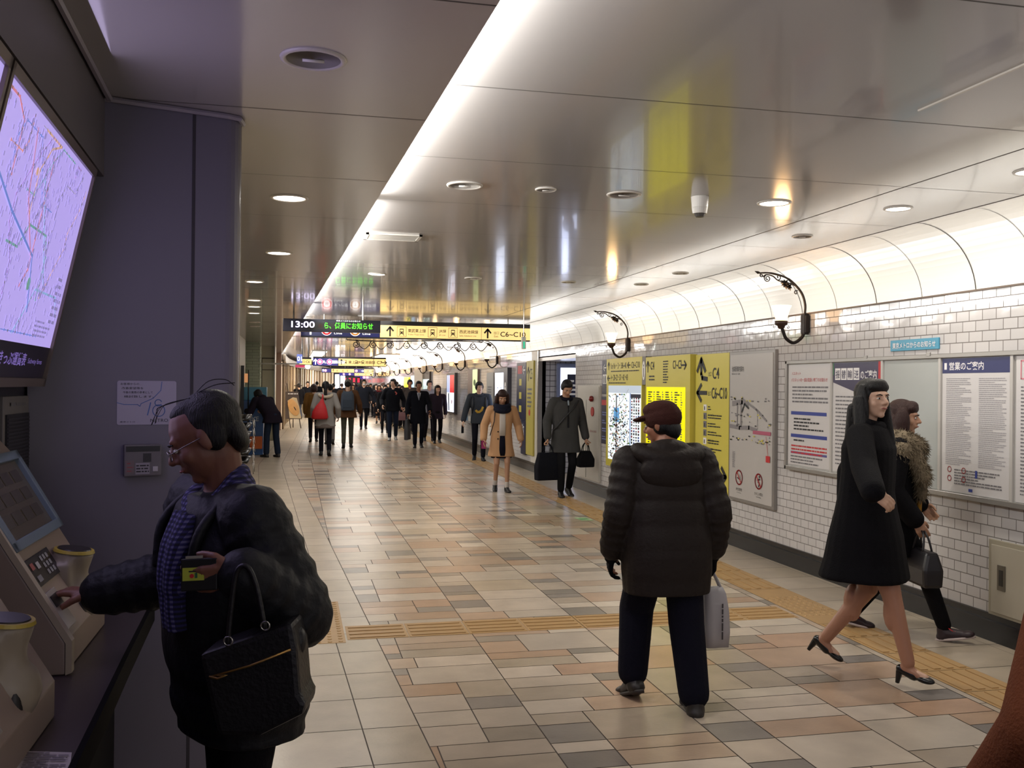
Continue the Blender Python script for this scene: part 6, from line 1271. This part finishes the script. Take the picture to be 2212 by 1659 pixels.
# man in grey coat with two bags
f = walker('man in a long grey coat, head bowed, carrying a bag in each hand', 1220, 1052, 182, 1.69, '#3d3d3e', .38, 'short', 'k', ('pants', '#121216'), .05, -1, 1.12, .012, 3, 34, skin='a', arms=((.06, .03, -.30), (.06, .03, -.30)), grip=(1, 1), handd=((((0, 0, -1), (1, 0, 0), (0, -1, 0))), (((0, 0, -1), (-1, 0, 0), (0, -1, 0)))))
f.collar(CLOTH('#15151f'), .075, .03, .848, 'dark_collar'); mb = MB(); mb.tube([f.P(-.1, .03, .83), f.P(-.05, .068, .77), f.P(.03, .076, .69), f.P(.1, .06, .6), f.P(.112, .0, .56)], .014, 8); mb.build('shoulder_strap', mat('#17171c', .6), f.t, True)
mb = MB(); mb.loft([f.ring(z, .008, .006, o) for z, o in ((.80, .058), (.72, .068), (.6, .075))]); mb.build('coat_opening', CLOTH('#1c1c20'), f.t)
mb = MB(); mb.tube([f.P(0, .057, .83), f.P(0, .072, .79)], .012, 6); mb.build('shirt_collar', mat('#7c8894', .7), f.t)
bag('briefcase', 'large dark soft bag in the grey-coated man\'s hand on the left of the photo', 'bag', f.hand[1] + Vector((0, 0, .01)), 12, .36, .40, .13, CLOTH('#13141c'), .14, .8); bag('handbag', 'small round-topped dark bag in the grey-coated man\'s hand on the right of the photo', 'bag', f.hand[0] + Vector((0, 0, .01)), 5, .24, .24, .13, CLOTH('#0e0e12'), .12, .6)
# boy with the hoodie
f = walker('young man in a grey hoodie with a yellow banana-shaped print', 1034, 978, 172, 1.68, '#34383f', .47, 'mop', 'k', ('pants', '#12131c'), .07, 1, 1., .0, 1, 6, yaw=12, arms=((.05, -.02, -.3), (.09, .06, -.3)))
f.collar(CLOTH('#34383f'), .08, .03, .84, 'hood'); s = Sheet(f.P(-.055, .078, .66), (1, 0, 0), (0, 0, 1), .004); s.n = Vector((0, 1, 0)); BAN = mat('#b8922a', .7)
s.o = f.P(0, .084, .62); s.line([(.07, .03), (.04, .0), (0, .005), (-.045, .04), (-.07, .10)], .045, BAN, 1, 'yellow_print'); s.done(f.t)
for sg in (-1, 1): MB().tube([f.P(sg * .075, -.03, .82), f.P(sg * .082, .045, .80), f.P(sg * .085, .064, .70), f.P(sg * .09, .03, .6)], .018, 8).build('backpack_strap', mat('#15171c', .6), f.t, True)
bag('umbrella', 'folded dark umbrella hanging from the hooded boy\'s hand', 'umbrella', f.hand[1] + Vector((0, 0, .0)), 0, .05, .16, .05, CLOTH('#15151a'), .03)
# businessman and his neighbours
f = walker('man in a dark overcoat and suit carrying a flat grey bag, walking toward the viewer', 903, 967, 178, 1.70, '#0e0f17', .36, 'short', 'k', ('pants', '#10111a'), .04, -1, 1.1, .0, 2, 6, skin='b', arms=((.05, .14, -.25), (.05, .02, -.3)))
mb = MB(); mb.loft([f.ring(z, x, .008, o) for z, x, o in ((.83, .03, .045), (.77, .016, .066), (.72, .004, .072))]); mb.build('shirt_front', mat('#a8a8b0', .7), f.t); mb = MB(); mb.loft([f.ring(z, x, .006, o) for z, x, o in ((.82, .008, .056), (.77, .007, .077), (.725, .004, .08))]); mb.build('tie', mat('#2a3048', .6), f.t)
bag('shopping_bag', 'flat grey bag held by the man in the dark overcoat', 'bag', f.hand[1] + Vector((0, 0, .02)), 70, .34, .52, .10, mat('#3a3a3e', .6), .08)
f = walker('man in a white and grey jacket half hidden behind the man in the overcoat', 926, 953, 184, 1.74, '#8e9298', .47, 'short', 'k', ('pants', '#15131a'), .08, 1, 1., arms=((.05, .05, -.29), None))
f = walker('woman with dark hair just right of the man in the white jacket', 944, 940, 180, 1.60, '#2c2430', .42, 'long', 'k', ('pants', '#141218'), .06, -1, .92)
f = walker('person in a dark grey coat behind the overcoated man, holding a mauve bag', 884, 938, 182, 1.78, '#3c3634', .42, 'mop', 'k', ('pants', '#16141a'), .06, 1, .95, skin='b')
bag('handbag', 'mauve bag held low behind the man in the dark overcoat', 'bag', f.hand[1] + Vector((-.02, 0, .02)), 20, .30, .26, .1, mat('#6e4f56', .6), .12)
f = walker('young man in a black padded jacket and jeans looking aside, left of the overcoated man', 848, 951, 176, 1.78, '#0b0d14', .48, 'mop', 'k', ('pants', '#1a2233'), .1, -1, 1.12, .01, 1, 2, yaw=-28, shoec='#8a8a88', arms=((.07, .06, -.27), (.06, .1, -.24)))
s = Sheet(f.P(0, .08, .74), (-1, 0, 0), (0, 0, 1), .005); s.n = Vector((0, 1, 0)); s.line([(.06, .09), (.1, .05), (.08, .02)], .03, mat('#b05048', .6), 1, 'badge'); s.done(f.t)
f = walker('short person in black beside the young man in the padded jacket', 831, 946, 176, 1.60, '#0d0e12', .46, 'mop', 'k', ('pants', '#12131a'), .05, 1, 1.05, pos=G(831, 935))
f = walker('woman in a tan coat with a white face mask, right of the padded jacket', 861, 905, 180, 1.62, '#7c5a3c', .4, 'long', 'k', ('pants', '#14121a'), .05, 1, .95, mask=True)
f = walker('tall person in a dark grey coat and face mask behind the backpack man', 785, 922, 180, 1.80, '#1c1f28', .42, 'mop', 'k', ('pants', '#0f1016'), .1, -1, 1.02, mask=True, pos=G(785, 927), arms=((.12, .05, -.27), (.03, .14, -.22)))
f.coat(CLOTH('#3c4150'), [(.62, .112, .078, 0), (.50, .118, .08, 0), (.44, .12, .082, 0)], .02, .02, .02, 'grey_lower_coat') if False else None
# backpack man
cam_ = mat('#4a4a3c', .85, var=.7, vscale=14, name='camouflage_cloth')
f = walker('man in a brown jacket, knitted hat and camouflage trousers walking away', 750, 968, -4, 1.72, '#5a3d28', .45, 'short', 'k', ('pants', 0, cam_), .1, -1, 1.18, .015, 3, 2, arms=((.07, .0, -.29), (.07, .05, -.28)))
f.hm([((0, -.012, .045), (.090, .103, .10)), ((0, -.01, .10), (.07, .08, .05))], CLOTH('#6e6862'), 'knitted_hat')
t = thing('backpack', 'flat grey-blue backpack on the back of the man in the brown jacket', 'backpack', f.M @ f.P(0, -.105, .69), f.t.rotation_euler[2]); BPM = CLOTH('#4a525e')
mb = MB(); rr = lambda z, w_, d_: [(w_ * c_, d_ * s_, z) for c_, s_ in ((-1, -.6), (-.7, -1), (.7, -1), (1, -.6), (1, .8), (-1, .8))]; mb.loft([rr(-.24, .15, .06), rr(-.2, .165, .08), rr(0, .165, .085), rr(.17, .15, .075), rr(.235, .11, .05)]); mb.build('pack_body', BPM, t, False, .015)
for sg in (-1, 1): MB().tube(bez([(sg * .07, .05, .22), (sg * .10, .12, .24), (sg * .12, .2, .18)], 4), .018, 8).build('shoulder_strap', BPM, t, True)
mb = MB(); mb.box(-.11, -.095, -.17, .11, -.08, .03); mb.build('front_pocket', CLOTH('#434b56'), t, False, .01)
# woman with the red bag
f = walker('woman with a long black ponytail in a pale grey hooded coat walking away', 702, 985, -2, 1.66, '#8a8682', .40, 'short', 'k', ('pants', '#15141c'), .06, 1, 1.08, .02, 2, 4, arms=((.05, .04, -.29), (.06, .04, -.28)))
f.hm([((0, -.1, -.02), (.05, .04, .1)), ((.0, -.115, -.14), (.04, .035, .12)), ((.0, -.11, -.24), (.028, .028, .09))], HAIRM['k'], 'ponytail')
mb = MB(); mb.tube([f.P(.085 * math.cos(R(a)), -.03 - .065 * abs(math.sin(R(a))), .825 - .035 * math.sin(R(a))) for a in range(0, 181, 20)], .035, 10); fused(mb, 'fleece_hood', mat('#b5a894', .95, bump=.6, bscale=80), f.t, .009, 2)
mb = MB(); mb.loft([f.ring(.43, .115, .085, 0, up=False), f.ring(.40, .124, .096, 0, up=False), f.ring(.375, .128, .1, 0, up=False)]); mb.build('frilled_hem', CLOTH('#6a5f5a'), f.t, True)
RD = mat('#b3141c', .6, bump=.3, bscale=20, name='red_nylon'); t = thing('shoulder_bag', 'bright red cloth bag slung on the back of the woman in the grey coat', 'bag', f.M @ f.P(-.06, -.125, .62), f.t.rotation_euler[2])
mb = MB(); rr = lambda z, x, w_, d_: [(x + w_ * c_, d_ * s_, z) for c_, s_ in ((-1, -.4), (-.6, -1), (.6, -1), (1, -.4), (1, .5), (-1, .5))]
mb.loft([rr(-.21, -.02, .15, .05), rr(-.17, -.02, .185, .07), rr(-.04, -.02, .16, .075), rr(.08, .0, .11, .05), rr(.17, .02, .05, .03), rr(.24, .03, .025, .015)]); mb.build('bag_body', RD, t, True); MB().tube(bez([(.03, 0, .22), (.04, .03, .3), (.03, .12, .33)], 4), .018, 8).build('strap', RD, t, True)
f = walker('woman in a mustard brown coat walking away, left of the red bag', 677, 955, 0, 1.60, '#6b4a22', .42, 'bob', 'b', ('pants', '#1a1820'), .08, -1, 1.15, .03)
f = walker('person in pale trousers hidden behind the woman with the red bag', 716, 972, 0, 1.60, '#6e6a70', .44, 'short', 'k', ('pants', '#85807e'), .08, 1, .8, pos=G(712, 960))
# man bent over the kiosk
PUR = CLOTH('#1a1420'); p = Vector((-.45, 21.3, 0))
f = Fig('person', 'person in a dark hooded top and jeans bent over beside the blue kiosk', p, 38, 1.70, .009, lean=46, feet=((.02, .06, 0), (.02, -.06, 0)), arms=((.02, .16, -.14), (.02, .16, -.14)), pitch=10, faceparts=False); f.pants(CLOTH('#1c2536'), .09, .07, .066); f.shoes(mat('#121012', .5)); f.coat(PUR, rings(.44, 1.2, .01), .05, .045, .036, 'hooded_top'); f.collar(PUR, .085, .035, .84, 'hood'); f.hair('mop', 'k')
# far left
f = walker('small dark-haired person in a black coat standing by the shopfront', 645, 905, 20, 1.62, '#0d0c10', .42, 'mop', 'k', ('pants', '#3a3f4e'), .06, 1, 1.1)
f = walker('man in a dark suit walking forward near the shopfront', 664, 902, 178, 1.72, '#14151c', .46, 'short', 'k', ('pants', '#14151c'), .06, 1, 1., skin='c')
f = walker('man with dark hair behind the mustard coat near the shopfront', 684, 896, 0, 1.74, '#1d2029', .44, 'short', 'k', ('pants', '#14151c'), .06, -1, 1.)
f = walker('dark-haired person between the ponytail and the knitted hat', 720, 900, 0, 1.64, '#1a191e', .42, 'mop', 'k', ('pants', '#111118'), .06, -1, 1.1)
f = walker('woman with brown hair facing forward beside the knitted hat', 762, 900, 178, 1.60, '#4a3426', .42, 'bob', 'b', ('pants', '#1a181c'), .05, 1, 1.1, skin='a')
f = walker('person in a long dark skirt and burgundy scarf, left of the padded jackets', 818, 915, 176, 1.60, '#17131a', .3, 'bob', 'b', ('skirt', '#141218', .2), .05, 1, 1.1, .02, skin='a')
f.collar(CLOTH('#5a1c22'), .085, .035, .84, 'scarf')
f = walker('far pedestrian in a dark red jacket in the middle of the crowd', 823, 893, 178, 1.62, '#4a161a', .46, 'short', 'k', ('pants', '#14131a'), .05, -1, 1.05)
rg = random.Random(31); cols = ['#121218', '#191820', '#23202a', '#15151a', '#2b2628', '#1c2230', '#33292a', '#0f0f14']
spots = [(738, 893), (775, 890), (793, 892), (808, 895), (838, 891), (851, 894), (868, 890), (784, 887), (812, 888), (827, 887), (752, 889), (764, 886.5), (800, 886), (845, 886), (730, 887), (856, 886.3)]
for k, (x, y) in enumerate(spots):
    walker('far pedestrian in dark clothes in the distant crowd', x, y, rg.choice([0, 180, 180, 172]), rg.uniform(1.56, 1.76), cols[k % 8], rg.choice([.38, .44, .47]), rg.choice(['short', 'mop', 'long', 'bob']), rg.choice('kkb'), ('pants', '#14131a'), .06, rg.choice([1, -1]), rg.uniform(.95, 1.15), group='distant crowd', mask=(k in (3, 9)))
